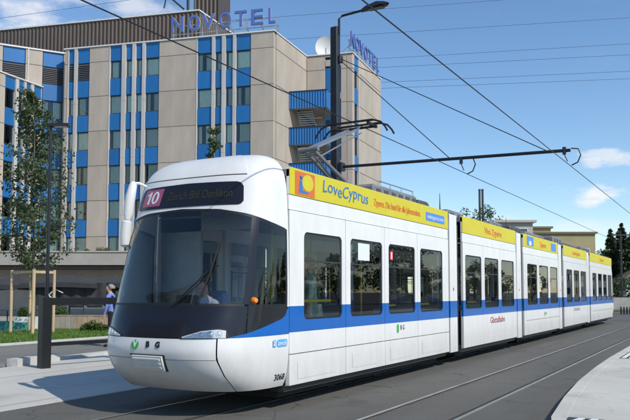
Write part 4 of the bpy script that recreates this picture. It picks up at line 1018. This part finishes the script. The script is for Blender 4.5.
# ------------------------------------------------------------------ plants
def leaves(n, centres, radii, size, zs=1.0):
    C = np.array(centres, float); rr = np.array(radii, float); idx = RNG.integers(0, len(C), n)
    d = RNG.normal(size=(n, 3)); d /= np.linalg.norm(d, axis=1)[:, None]
    P = C[idx] + d * (rr[idx] * RNG.uniform(.15, 1, n)**.5)[:, None] * np.array([1, 1, zs])
    a = RNG.normal(size=(n, 3)); a /= np.linalg.norm(a, axis=1)[:, None]; b = np.cross(a, RNG.normal(size=(n, 3))); b /= np.linalg.norm(b, axis=1)[:, None]
    s = size * RNG.uniform(.6, 1.3, n)[:, None]; a = a * s; b = b * s * .55
    V = np.stack([P - a, P + b, P + a, P - b], 1).reshape(-1, 3)
    mb = MB(); mb.v = [tuple(v) for v in V.tolist()]; mb.f = [(i, i + 1, i + 2, i + 3) for i in range(0, 4 * n, 4)]; return mb
def young_tree(name, base, H, crown, nl, label, lsize=.085, tr=.06, lean=(0, 0), leafm='leaf', nb=34):
    rnd = random.Random(int(base[0] * 10)); b = Vector(base); t = thing(name, label, 'tree', base)
    top = b + Vector((lean[0], lean[1], H)); pts = [b.lerp(top, k / 8) + Vector((rnd.uniform(-.06, .06), rnd.uniform(-.06, .06), 0)) * (k > 0) for k in range(9)]
    mb = MB().tube(pts, [tr * (1 - .85 * k / 8) for k in range(9)], 8); cs = []; rs = []
    for k in range(nb):
        f = rnd.uniform(crown[0], .98); p = b.lerp(top, f); az = rnd.uniform(0, 6.283); L_ = np.interp(f, crown[1], crown[2]) * rnd.uniform(.45, 1.05)
        q = p + Vector((math.cos(az) * L_, math.sin(az) * L_, L_ * rnd.uniform(.35, .9)))
        mb.tube([p, p.lerp(q, .5) + Vector((0, 0, -.04)), q], [tr * .32 * (1.1 - f), tr * .2 * (1.1 - f) + .004, .005], 5)
        for w in (.45, .75, 1.0): cs.append(p.lerp(q, w)); rs.append(L_ * .24 + .10)
    mb.build('trunk', 'bark', t, True); cm = leaves(nl, [tuple(c) for c in cs], rs, lsize)
    cm.build('crown', leafm, t); return t
tb = (-22.57, 18.19, .05)
young_tree('young_tree', tb, 9.3, (.24, [.24, .38, .6, .85, 1.0], [1.15, 1.50, 1.30, .85, .35]), 7600, 'young leafy tree tied between wooden stakes on the grass strip', .072, .075, (-.5, .25), nb=95)
sp = at(213, 292, 30); young_tree('young_tree', (sp.x, sp.y, .05), 8.6, (.5, [.5, .7, 1], [.6, .5, .2]), 1100, 'thin sapling top showing above the tram cab roof', .08, .05)
stk = thing('tree_stakes', 'wooden stakes with crossbars around the young tree', 'tree stakes', tb)
sx = [at(11.5, 292, 27.0), at(33.5, 292, 26.0), at(54.0, 292, 27.0), at(30.5, 292, 28.2)]
for k, s in enumerate(sx): MB().tube([(s.x, s.y, .04), (s.x, s.y, 2.42)], .055 if k != 1 else .06, 10).build('stake', 'stake_wood', stk, True)
Z = Vector((0, 0, 2.33))
def fl(v): return Vector((v.x, v.y, 0))
for i, j in ((0, 1), (1, 2), (0, 3), (3, 2)):
    MB().bar(fl(sx[i]) + Z, fl(sx[j]) + Z, .035, .09).build('crossbar', 'stake_wood', stk)
def shrub(name, c, r, n, label, m='leaf_light', zs=.9, group=None):
    t = thing(name, label, 'shrub', c, 0, group); cs = []; rs = []
    rnd = random.Random(int(c[0] * 7 + c[1] * 13))
    for _ in range(14):
        v = Vector((rnd.gauss(0, 1), rnd.gauss(0, 1), rnd.gauss(0, 1))).normalized() * r * .55; cs.append((c[0] + v.x, c[1] + v.y, c[2] + r * zs + v.z * zs)); rs.append(r * .5)
    leaves(n, cs, rs, .045).build('foliage', m, t); MB().tube([(c[0], c[1], c[2]), (c[0], c[1], c[2] + r)], .02, 6).build('stem', 'bark', t); return t
for px, py, D, r, lab in ((60, 320, 31, .42, 'round clipped shrub beside the lamp post'), (26, 320, 31, .36, 'round clipped shrub left of the tree stake, in the white planter')): 
    p = at(px, 292, D); shrub('round_shrub', (p.x, p.y, .3), r, 900, lab)
for px, lab in ((86, 'leftmost small shrub at the foot of the tan plank fence'), (94, 'tallest small shrub at the foot of the tan plank fence'), (101, 'third small shrub at the foot of the plank fence'), (106, 'small shrub at the fence foot, nearest to the man')):
    p = at(px, 292, 28.0); shrub('low_shrub', (p.x, p.y, .05), .2 if px != 94 else .27, 420, lab, group='shrubs along the plank fence')
for px, r, lab in ((88, .35, 'small green plant on the canopy roof, left one'), (101, .45, 'bushy green plant on the canopy roof below the blue windows'), (108, .4, 'small green plant on the canopy roof nearest the tram mirror')):
    p = at(px, 250, 50); shrub('roof_plant', (p.x, p.y, 3.98), r, 500, lab)
# plank fence at the terrace edge
f0, f1 = at(50, 292, 29.5), at(150, 292, 28.8)
fence = thing('plank_fence', 'low wooden plank fence in front of the dark terrace', 'fence', (f0.x, f0.y, .05))
u_ = (fl(f1) - fl(f0)).normalized(); Lf = (fl(f1) - fl(f0)).length; n = int(Lf / .24)
for i in range(n):
    p = fl(f0) + u_ * (i * .24); q = p + u_ * .228; m = 'plank_grey' if i * .24 < 1.1 else 'plank_tan'
    dd = random.uniform(-.006, .006); nn = Vector((-u_.y, u_.x, 0)) * dd
    MB().bar(p + nn + Vector((0, 0, .345)), q + nn + Vector((0, 0, .345)), .025, .55 + random.uniform(-.012, .012)).build('plank', m, fence)
MB().bar(fl(f0) + Vector((0, 0, .655)), fl(f0) + u_ * Lf + Vector((0, 0, .655)), .06, .035).build('top_cap', 'plank_grey', fence)
for k in range(6): p = fl(f0) + u_ * (Lf * k / 5) + Vector((-u_.y, u_.x, 0)) * .06; MB().bar(p + Vector((0, 0, .05)), p + Vector((0, 0, .66)), .07, .07, up=(1, 0, 0)).build('post', 'plank_grey', fence)
pb_ = at(30, 292, 30.8); 
plb = thing('planter_box', 'white planter box at the foot of the tree stakes', 'planter', (pb_.x, pb_.y, .05))
wv = MB().box(-.55, .55, -.25, -.2, 0, .5).box(-.55, .55, .2, .25, 0, .5).box(-.55, -.5, -.2, .2, 0, .5).box(.5, .55, -.2, .2, 0, .5); Mx = Matrix.Translation((pb_.x, pb_.y, .05)) @ Matrix.Rotation(TH, 4, 'Z'); wv.v = [tuple(Mx @ Vector(q)) for q in wv.v]; wv.build('trough', 'parapet_white', plb)
sv = MB().box(-.5, .5, -.2, .2, .02, .44); sv.v = [tuple(Mx @ Vector(q)) for q in sv.v]; sv.build('soil', 'soil', plb)
tm = at(5, 292, 30.5); mt = MB().box(-3, 1.0, -.3, .3, 0, .28); Mx = Matrix.Translation((tm.x, tm.y, .045)) @ Matrix.Rotation(TH, 4, 'Z'); mt.v = [tuple(Mx @ Vector(q)) for q in mt.v]
tag(mt.build('terrace_edging', 'teal_mat'), 'teal green edging of the terrace behind the tree stakes', 'edging')
# terrace parasols
def parasol(px, D, w, zr, za, label):
    p = at(px, 292, D); t = thing('parasol', label, 'parasol', (p.x, p.y, .045), TH, 'terrace parasols')
    M = ROOTM[t.name]
    def put(name, mb, m, par=t):
        mb.v = [tuple(M @ Vector(q)) for q in mb.v]; return mb.build(name, m, par)
    h = w / 2; rim = []; K = 8; mb = MB(); apex = (0, 0, za)
    cor = [(-h, -h), (h, -h), (h, h), (-h, h)]
    for s in range(4):
        a, b = cor[s], cor[(s + 1) % 4]; P = []
        for r in range(6):
            f = r / 5; P.append([((a[0] + (b[0] - a[0]) * i / K) * f, (a[1] + (b[1] - a[1]) * i / K) * f, za + (zr - za) * f**.85 + .06 * f * math.sin(math.pi * i / K)) for i in range(K + 1)])
        P.append([(q[0], q[1], q[2] - .22) for q in P[-1]]); mb.grid(P)
    c = put('canopy', mb, 'canopy_cloth'); put('pole', MB().tube([(0, 0, 0), (0, 0, za)], .035, 8), 'steel_dark'); put('base', MB().rbox(-.35, .35, -.35, .35, 0, .08, .02), 'steel_dark')
    for a in cor: put('rib', MB().tube([(0, 0, za - .03), (a[0] * .97, a[1] * .97, zr - .03)], .014, 6), 'steel_dark')
    return t
parasol(70, 36, 3.6, 1.95, 2.45, 'large charcoal parasol behind the barrier frame, right of the lamp post'); parasol(12, 36, 3.0, 1.85, 2.4, 'charcoal parasol at the left edge behind the tree stakes'); parasol(115, 38, 3.4, 1.95, 2.45, 'charcoal parasol partly hidden behind the tram nose')
s0, s1 = at(36, 292, 34.5), at(108, 292, 34.5)
scr = thing('wind_screen', 'dark cloth wind screen with a white curved mark behind the barrier', 'wind screen', (s0.x, s0.y, .045)); us = (fl(s1) - fl(s0)).normalized(); Ls = (fl(s1) - fl(s0)).length
nrm = Vector((us.y, -us.x, 0))
sm = MB().grid([[fl(s0) + us * (Ls * i / 40) + nrm * (.04 * math.sin(i * .9)) + Vector((0, 0, z)) for i in range(41)] for z in (.95, 1.5, 2.05)]); sm.build('cloth', 'canopy_cloth', scr, True)
for k in range(4): p = fl(s0) + us * (Ls * k / 3); MB().tube([p + Vector((0, 0, .045)), p + Vector((0, 0, 2.1))], .025, 8).build('post', 'steel_dark', scr)
for (a, b, c_) in (((50, 294), (55, 289), (63, 293)), ((48, 293), (50, 297), (54, 299))):
    MB().tube([at(a[0], a[1], 34.35), at(b[0], b[1], 34.35), at(c_[0], c_[1], 34.35)], .03, 6).build('mark', 'parapet_white', scr)
# terrace tables and chairs
def terrace_set(px, D, lab):
    p = at(px, 292, D)
    t = thing('terrace_table', 'dark round terrace table ' + lab, 'table', (p.x, p.y, .045), 0, 'terrace tables'); c = (p.x, p.y, .045)
    MB().lathe([(.001, .70), (.38, .70), (.38, .73), (.001, .73)], 20, c).build('top', 'frame_dark', t); MB().tube([(p.x, p.y, .045), (p.x, p.y, .75)], .03, 8).build('leg', 'steel_dark', t)
    MB().lathe([(.001, .03), (.25, .02), (.26, 0)], 16, c).build('foot', 'steel_dark', t)
    for s, wd in ((-1, 'left'), (1, 'right')):
        q = p + rt * (.75 * s); k = thing('terrace_chair', 'dark terrace chair on the %s of the table %s' % (wd, lab), 'chair', (q.x, q.y, .045), TH + (0 if s < 0 else math.pi), 'terrace chairs'); M = ROOTM[k.name]
        def put(n, mb, m): mb.v = [tuple(M @ Vector(v)) for v in mb.v]; mb.build(n, m, k)
        put('seat', MB().rbox(-.2, .22, -.22, .22, .43, .47, .02), 'frame_dark'); put('backrest', MB().rbox(-.24, -.2, -.22, .22, .50, .86, .012), 'frame_dark')
        for ax in (-.2, .2):
            for ay in (-.2, .2): put('leg', MB().tube([(ax, ay, 0), (ax, ay, .86 if ax < 0 else .43)], .014, 6), 'steel_dark')
terrace_set(8, 33, 'at the left edge'); terrace_set(45, 33.5, 'behind the barrier post')

# ------------------------------------------------------------------ far right background
def conifer(px, D, zt, rad, label, seed):
    p = at(px, 292, D); rnd = np.random.default_rng(seed); t = thing('conifer', label, 'tree', (p.x, p.y, 0), 0, 'conifers at the right edge')
    MB().tube([(p.x, p.y, 0), (p.x, p.y, zt)], [.22, .02], 8).build('trunk', 'bark', t); n = 8500; rad *= 1.35
    f = rnd.uniform(0, 1, n)**.75; zz = .3 + (zt - .3) * (1 - f); wh = np.round(zz / .45) * .45
    rmax = rad * (f**.85) * (.85 + .2 * np.sin(wh * 9.1) + .12 * np.sin(wh * 3.3)); az = rnd.uniform(0, 2 * math.pi, n); az = np.round(az / .5) * .5 + rnd.normal(0, .13, n) + wh * 2
    q = rnd.uniform(.1, 1, n)**.6; rr = rmax * q
    P = np.column_stack([p.x + np.cos(az) * rr, p.y + np.sin(az) * rr, wh - rr * .18 + rnd.normal(0, .09, n)])
    s = rnd.uniform(.13, .27, n)[:, None]; a = np.column_stack([np.cos(az), np.sin(az), -.25 + rnd.normal(0, .25, n)]) * s; b = np.cross(a, rnd.normal(size=(n, 3))); b /= (np.linalg.norm(b, axis=1)[:, None] + 1e-6); b *= s * .4
    V = np.stack([P - a, P + b, P + a, P - b], 1).reshape(-1, 3); mb = MB(); mb.v = [tuple(v) for v in V.tolist()]; mb.f = [(i, i + 1, i + 2, i + 3) for i in range(0, 4 * n, 4)]
    mb.build('crown', 'needle', t); return t
conifer(612, 82, 8.6, 1.9, 'leftmost dark conifer beside the rear of the tram', 1); conifer(623, 84, 9.6, 2.2, 'tallest pointed dark conifer at the right edge', 2); conifer(634, 80, 8.4, 2.3, 'dark conifer cut off by the right edge of the picture', 3); conifer(603, 96, 6.0, 1.8, 'low dark conifer just behind the tram roofline', 4); conifer(648, 84, 9, 2.4, 'dark conifer just outside the right edge', 5)
def bushy(px, D, z0, z1, r, n, label, name='leafy_tree', sz=.16, m='leaf'):
    p = at(px, 292, D); t = thing(name, label, 'tree', (p.x, p.y, 0)); rnd = random.Random(px)
    tr = MB().tube([(p.x, p.y, 0), (p.x, p.y, z1 * .9)], [.18, .04], 8); cs = []; rs = []
    for _ in range(22):
        v = Vector((rnd.gauss(0, .5), rnd.gauss(0, .5), rnd.uniform(0, 1))); c = (p.x + v.x * r, p.y + v.y * r, z0 + (z1 - z0) * v.z); cs.append(c); rs.append(r * .38)
        tr.tube([(p.x, p.y, max(.5, c[2] - r)), c], [.05, .012], 5)
    tr.build('trunk', 'bark', t, True); leaves(n, cs, rs, sz).build('crown', m, t); return t
bushy(484, 96, 7, 12.6, 2.0, 1500, 'small sparse tree beside the twin steel chimneys'); bushy(604, 104, 3, 8.0, 1.6, 900, 'small green tree at the corner of the olive building')
bushy(640, 70, .5, 3, 2.2, 1600, 'broad bush at the right edge behind the grey wall'); bushy(617, 74, .3, 2.6, 1.6, 1200, 'green bush left of the white house behind the wall')
def house(name, label, px0, px1, D, zt, wall, ang, depth, rows, m_roof, over=.3, gable=0):
    a, b = at(px0, 292, D), at(px1, 292, D); w = (fl(b) - fl(a)).length; t = thing(name, label, 'building', (a.x, a.y, 0), TH); M = ROOTM[t.name]
    def put(n, mb, m, par=t): mb.v = [tuple(M @ Vector(q)) for q in mb.v]; return mb.build(n, m, par)
    put('wall', MB().box(0, w, 0, depth, 0, zt), wall)
    if gable: put('roof', MB().add([(-over, -over, zt), (w + over, -over, zt), (w + over, depth + over, zt), (-over, depth + over, zt), (w / 2, -over, zt + gable), (w / 2, depth + over, zt + gable)], [(0, 4, 5, 3), (1, 2, 5, 4), (0, 1, 4), (2, 3, 5), (0, 3, 2, 1)]), m_roof)
    else: put('roof', MB().box(-over, w + over, -over, depth + over, zt + .004, zt + .30), m_roof)
    for (x0, x1, z0, z1) in rows:
        wo = put('window', MB().box(x0 - .08, x1 + .08, -.06, .0, z0 - .08, z0).box(x0 - .08, x1 + .08, -.06, 0, z1, z1 + .08).box(x0 - .08, x0, -.06, 0, z0, z1).box(x1, x1 + .08, -.06, 0, z0, z1), 'parapet_white'); put('pane', MB().box(x0, x1, -.03, -.004, z0, z1), 'window_dark', wo)
    return t
ow = [(x, x + 1.5, z, z + 1.3) for z in (1.2, 4.0, 6.9) for x in (1.0, 4.2, 5.6 + 1.6)]
house('apartment_block', 'olive beige flat-roofed apartment block left of the conifers', 533, 596.5, 110, 10.5, 'olive_wall', 0, 9, ow, 'olive_roof')
house('rooftop_storey', 'small olive upper block rising just left of the long olive roof', 525, 552, 113, 11.6, 'olive_wall', 0, 6, [(1, 2.2, 9.6, 10.8)], 'olive_roof')
house('flat_house', 'pale grey flat-roofed building right of the twin chimneys', 497, 534, 90, 10.3, 'greyhouse', 0, 8, [(.6, 1.9, 8.4, 9.5), (2.6, 3.9, 8.4, 9.5)], 'greyhouse', .4)
house('white_house', 'small white gabled house at the right edge by the conifers', 626, 652, 78, 3.0, 'parapet_white', 0, 6, [(1.0, 1.8, 1.2, 2.4)], 'olive_roof', .35, 1.5)
chm = thing('twin_chimney', 'pair of thin steel chimneys rising above the tram roof', 'chimney', Vector((at(482.5, 292, 100).x, at(482.5, 292, 100).y, 0)))
for px in (481, 484): p = at(px, 292, 100); MB().tube([(p.x, p.y, 0), (p.x, p.y, 15.8), (p.x, p.y, 15.81), (p.x, p.y, 15.95)], [.16, .16, .19, .19], 12).build('flue', 'roof_dark', chm, True)
up_ = at(622, 292, 70); ut = thing('utility_pole', 'thin dark pole with a crossarm among the conifers', 'pole', (up_.x, up_.y, 0))
MB().tube([(up_.x, up_.y, 0), (up_.x, up_.y, 7.6)], [.11, .08], 8).build('post', 'steel_dark', ut); MB().bar(Vector((up_.x, up_.y, 7.15)) - rt * .9, Vector((up_.x, up_.y, 7.15)) + rt * 1.6, .12, .14).build('crossarm', 'steel_dark', ut)
w0, w1 = at(560, 292, 66), at(760, 292, 66); MBw = MB().bar(fl(w0) + Vector((0, 0, .55)), fl(w1) + Vector((0, 0, .55)), .2, 1.1); tag(MBw.build('garden_wall', 'concrete_grey'), 'low grey wall running behind the rear of the tram', 'wall')
g0 = at(590, 292, 58); struct(MB().prism([(g0.x - 2, g0.y + 6), (g0.x + 30, g0.y + 18), (g0.x + 30, g0.y - 5 + 18), (g0.x, g0.y + 1)], -.05, .06).build('verge', 'lawn_base'))
for k, (px, lab) in enumerate(((620.5, 'leftmost black bike hoop behind the tram tail'), (623.5, 'second black bike hoop behind the tram tail'), (626.5, 'third black bike hoop behind the tram tail'), (629.5, 'black bike hoop at the very right edge'))):
    p = at(px, 292, 52); v = Vector((-math.sin(TH), math.cos(TH), 0)) * .35
    v = rt * .07 + v * .3
    o = MB().tube([fl(p) - v, fl(p) - v + Vector((0, 0, .42)), fl(p) - v * .8 + Vector((0, 0, .5)), fl(p) + v * .8 + Vector((0, 0, .5)), fl(p) + v + Vector((0, 0, .42)), fl(p) + v], .035, 8).build('bike_hoop', 'black_metal'); tag(o, lab, 'bike rack', 'bike hoops')

# ------------------------------------------------------------------ people
def body(name, joints, edges, mats, classify, loc, rz, label, hair=None, scale=1.0):
    """continuous figure grown from a jointed skeleton"""
    bm = bmesh.new(); sk = bm.verts.layers.skin.verify(); V = {}
    for k, (co, r) in joints.items():
        v = bm.verts.new(Vector(co) * scale); V[k] = v; rr = r if isinstance(r, tuple) else (r, r); v[sk].radius = (rr[0] * scale, rr[1] * scale); v[sk].use_root = (k == 'pelvis')
    for a, b in edges: bm.edges.new((V[a], V[b]))
    me = bpy.data.meshes.new('skel'); bm.to_mesh(me); bm.free(); o = bpy.data.objects.new('skel', me); col.objects.link(o)
    m = o.modifiers.new('s', 'SKIN'); m.use_smooth_shade = True; s = o.modifiers.new('u', 'SUBSURF'); s.levels = 2; s.render_levels = 2
    dg = bpy.context.evaluated_depsgraph_get(); dg.update(); m2 = bpy.data.meshes.new_from_object(o.evaluated_get(dg)); bpy.data.objects.remove(o); m2.name = name
    m2.materials.clear()
    for q in mats: m2.materials.append(MATS[q])
    for p in m2.polygons: p.use_smooth = True; p.material_index = classify(p.center / scale)
    t = thing(name, label, 'person', loc, rz); b = bpy.data.objects.new('body', m2); col.objects.link(b); b.parent = t
    if hair:
        c, rad, hm = hair; mb = MB(); P = []
        for i in range(9):
            th_ = math.pi * .62 * i / 8; P.append([(c[0] + rad[0] * math.sin(th_) * math.cos(f), c[1] + rad[1] * math.sin(th_) * math.sin(f) - (.02 if i > 4 else 0), c[2] + rad[2] * math.cos(th_) + (.05 if i > 5 and math.sin(f) > .2 else 0)) for f in np.linspace(0, 2 * math.pi, 17)])
        mb.grid(P); mb.v = [tuple(Vector(v) * scale) for v in mb.v]; mb.build('hair', hm, t, True, loc=(0, 0, 0))
    return t
def hand(J, E, wrist, s, base, d, side):
    """palm and five fingers hanging from a wrist joint"""
    d = Vector(d).normalized(); sd = Vector(side).normalized(); b = Vector(base)
    J[s + 'palm'] = (b + d * .06, (.032, .018)); E.append((wrist, s + 'palm'))
    for k, (o, L_) in enumerate(((-.028, .075), (-.009, .085), (.010, .080), (.028, .062))):
        k1, k2 = f'{s}f{k}a', f'{s}f{k}b'; p = b + d * .10 + sd * o; J[k1] = (p + d * .025, .009); J[k2] = (p + d * L_ + d.cross(sd) * .02, .007); E += [(s + 'palm', k1), (k1, k2)]
    J[s + 't1'] = (b + d * .055 - sd * .042, .010); J[s + 't2'] = (b + d * .095 - sd * .052, .008); E += [(s + 'palm', s + 't1'), (s + 't1', s + 't2')]
def standing(lean=0.0, armL=None, armR=None):
    J = {'pelvis': ((0, 0, .96), (.155, .115)), 'waist': ((0, .01, 1.10), (.145, .105)), 'chest': ((0, .02 + lean, 1.30), (.165, .115)), 'shld': ((0, .01 + lean, 1.43), (.12, .085)),
         'neck': ((0, .03 + lean, 1.52), .052), 'chin': ((0, .055 + lean * 1.3, 1.585), (.062, .072)), 'head': ((0, .05 + lean * 1.3, 1.67), (.076, .095)), 'crown': ((0, .04 + lean * 1.3, 1.735), (.055, .07)),
         'nose': ((0, .165 + lean * 1.3, 1.635), .013), 'brow': ((0, .125 + lean * 1.3, 1.665), .03)}
    E = [('pelvis', 'waist'), ('waist', 'chest'), ('chest', 'shld'), ('shld', 'neck'), ('neck', 'chin'), ('chin', 'head'), ('head', 'crown'), ('head', 'brow'), ('brow', 'nose')]
    for s, n in ((-1, 'l'), (1, 'r')):
        J[n + 'sh'] = ((s * .185, .01 + lean, 1.42), .062); el = (s * .245, .0 + lean, 1.14); wr = (s * .25, .07 + lean, .90)
        if n == 'l' and armL: el, wr = armL
        if n == 'r' and armR: el, wr = armR
        J[n + 'el'] = (el, .045); J[n + 'wr'] = (wr, .030); E += [('shld', n + 'sh'), (n + 'sh', n + 'el'), (n + 'el', n + 'wr')]
        hand(J, E, n + 'wr', n, wr, Vector(wr) - Vector(el) + Vector((0, .01, -.05)), (0, -1, .2) if abs(wr[2] - el[2]) > .15 else (0, 0, -1))
        J[n + 'hip'] = ((s * .095, 0, .88), .095); J[n + 'kn'] = ((s * .10, .02, .50), .062); J[n + 'an'] = ((s * .105, -.01, .09), .043); J[n + 'heel'] = ((s * .105, -.03, .045), .042); J[n + 'ball'] = ((s * .115, .13, .035), (.042, .033)); J[n + 'toe'] = ((s * .12, .20, .03), (.03, .022))
        E += [('pelvis', n + 'hip'), (n + 'hip', n + 'kn'), (n + 'kn', n + 'an'), (n + 'an', n + 'heel'), (n + 'heel', n + 'ball'), (n + 'ball', n + 'toe')]
    return J, E
mp_ = at(113, 292, 21.2)
J, E = standing(.05, None, None)
def cl(c):
    if c.z < .075: return 3
    if c.z < 1.0 and abs(c.x) < .2: return 2
    if c.z > 1.50 or (abs(c.x) > .19 and c.z < .92): return 0
    return 1
man = body('person', J, E, ['skin', 'shirt_blue', 'trousers_dark', 'shoe_black'], cl, (mp_.x, mp_.y, .006), TH + R(78), 'man in blue shirt and dark trousers with a shoulder strap, standing behind the black barrier', ((0, .065, 1.68), (.086, .102, .095), 'hair_grey'), 1.03)
mb = MB()
for s in (-1, 1): mb.tube([(s * .12, .14 + .05, 1.18), (s * .125, .15 + .05, 1.32), (s * .125, .08 + .05, 1.50), (s * .12, -.06, 1.47), (s * .11, -.13, 1.25)], .022, 6)
mb.rbox(-.15, .15, -.27, -.10, 1.08, 1.46, .05); mb.build('backpack', 'strap_navy', man, loc=(0, 0, 0))
# driver seated in the cab
def seated(J, E):
    dz = -.02
    for s, n in ((-1, 'l'), (1, 'r')):
        J[n + 'hip'] = ((s * .10, .05, .93), .09); J[n + 'kn'] = ((s * .12, .46, .94), .065); J[n + 'an'] = ((s * .12, .44, .52), .043); J[n + 'heel'] = ((s * .12, .42, .47), .04); J[n + 'ball'] = ((s * .12, .56, .46), (.04, .03)); J[n + 'toe'] = ((s * .12, .62, .455), (.03, .02))
    return J, E
J, E = standing(.03, ((-.27, .20, 1.17), (-.18, .44, 1.26)), ((.27, .20, 1.17), (.18, .44, 1.26))); J, E = seated(J, E)
def cd(c):
    if c.z > 1.5 or (c.y > .40 and c.z > 1.1): return 0
    return 2 if c.z < .99 else 1
body('person', J, E, ['skin', 'shirt_light', 'trousers_dark'], cd, (XC, 8.12, .02), math.pi, 'tram driver in a light shirt seated behind the windscreen', ((0, .06, 1.68), (.086, .10, .095), 'hair_brown'), 1.0)
J, E = standing(.0)
J['waist'] = ((0, .01, 1.10), (.16, .13)); J['pelvis'] = ((0, 0, .96), (.18, .15))
def cp(c): return 0 if (c.z > 1.52 or (abs(c.x) > .2 and c.z < 1.05)) else 1
ps = body('person', J, E, ['skin', 'dress_pale'], cp, (XR - .34, 9.54, .40), R(120), 'passenger in a pale grey-green patterned dress behind the first tram window', ((0, .04, 1.68), (.09, .105, .1), 'hair_brown'), .98)
sk_ = MB(); P = []
for i in range(8):
    f = i / 7; P.append([((.18 + .07 * f + .02 * math.sin(7 * a)) * math.cos(a), (.15 + .07 * f + .02 * math.sin(7 * a)) * math.sin(a), 1.02 - .62 * f) for a in np.linspace(0, 2 * math.pi, 29)])
sk_.grid(P).build('skirt', 'dress_pale', ps, True, loc=(0, 0, 0))

# ------------------------------------------------------------------ unseen trees and buildings added for the glass to reflect
src = bushy(900, 60, 2.2, 8.0, 3.0, 2600, 'leafy tree out of view, added for the tram glass to reflect', 'reflection_tree', .22); src['group'] = 'unseen trees added for reflections'; src.location = (34, -6, 0)  # unseen tree, copied below, added to darken the window reflections
rr_ = random.Random(11)
for (x, y) in [(20 + i * 3.6 + rr_.uniform(-2, 2), 105 + rr_.uniform(0, 45)) for i in range(7)] + [(30 + rr_.uniform(-2, 6), -30 + i * 9.5 + rr_.uniform(-3, 3)) for i in range(16)] + [(-22 + i * 9, -34 + rr_.uniform(-5, 5)) for i in range(5)]:
    t = src.copy(); col.objects.link(t); t.location = (x, y, 0); t.rotation_euler = (0, 0, rr_.uniform(0, 6.28)); k = rr_.uniform(.65, 1.1); t.scale = (k, k, k * rr_.uniform(.7, 1.05))
    for ch in src.children: c_ = ch.copy(); col.objects.link(c_); c_.parent = t

off_ = thing('reflection_building', 'pale grey building out of view, added for the rear windows to reflect', 'building', (13, 175, 0))  # added to give the rearmost windows a pale reflection
MB().box(4, 22, 170, 182, 0, 9.5).build('wall', 'greyhouse', off_); MB().box(3.7, 22.3, 169.7, 182.3, 9.51, 9.9).build('roof', 'roof_grey', off_)
for z in (1.2, 4.2, 7.2):
    for x in np.arange(5, 21, 2.6): wo = MB().box(x, x + 1.6, 169.93, 170.0, z, z + 1.4).build('window', 'window_dark', off_)

blk = thing('apartment_block', 'tall pale block behind the viewer, added for the windscreen to reflect', 'building', (-38, -30, 0))  # unseen block, placed and sized to darken the lower windscreen reflection
MB().box(-58, -22, -42, -26, 0, 25).build('wall', 'greyhouse', blk); MB().box(-58.3, -21.7, -42.3, -25.7, 25.01, 25.5).build('roof', 'roof_grey', blk)
wme = MB().box(0, 2.0, 0, .08, 0, 1.5).mesh('window', 'window_dark'); bme = MB().box(0, 4.6, 0, 1.1, 0, 1.0).mesh('balcony', 'plank_tan')
for z in np.arange(1.3, 24, 2.9):
    for k, x in enumerate(np.arange(-57, -24, 3.6)):
        inst('window', wme, blk, (x + 38, -26.02 + 30, z))
        if k % 3 == 1: inst('balcony', bme, blk, (x - 1.2 + 38, -25.95 + 30, z - 1.0))
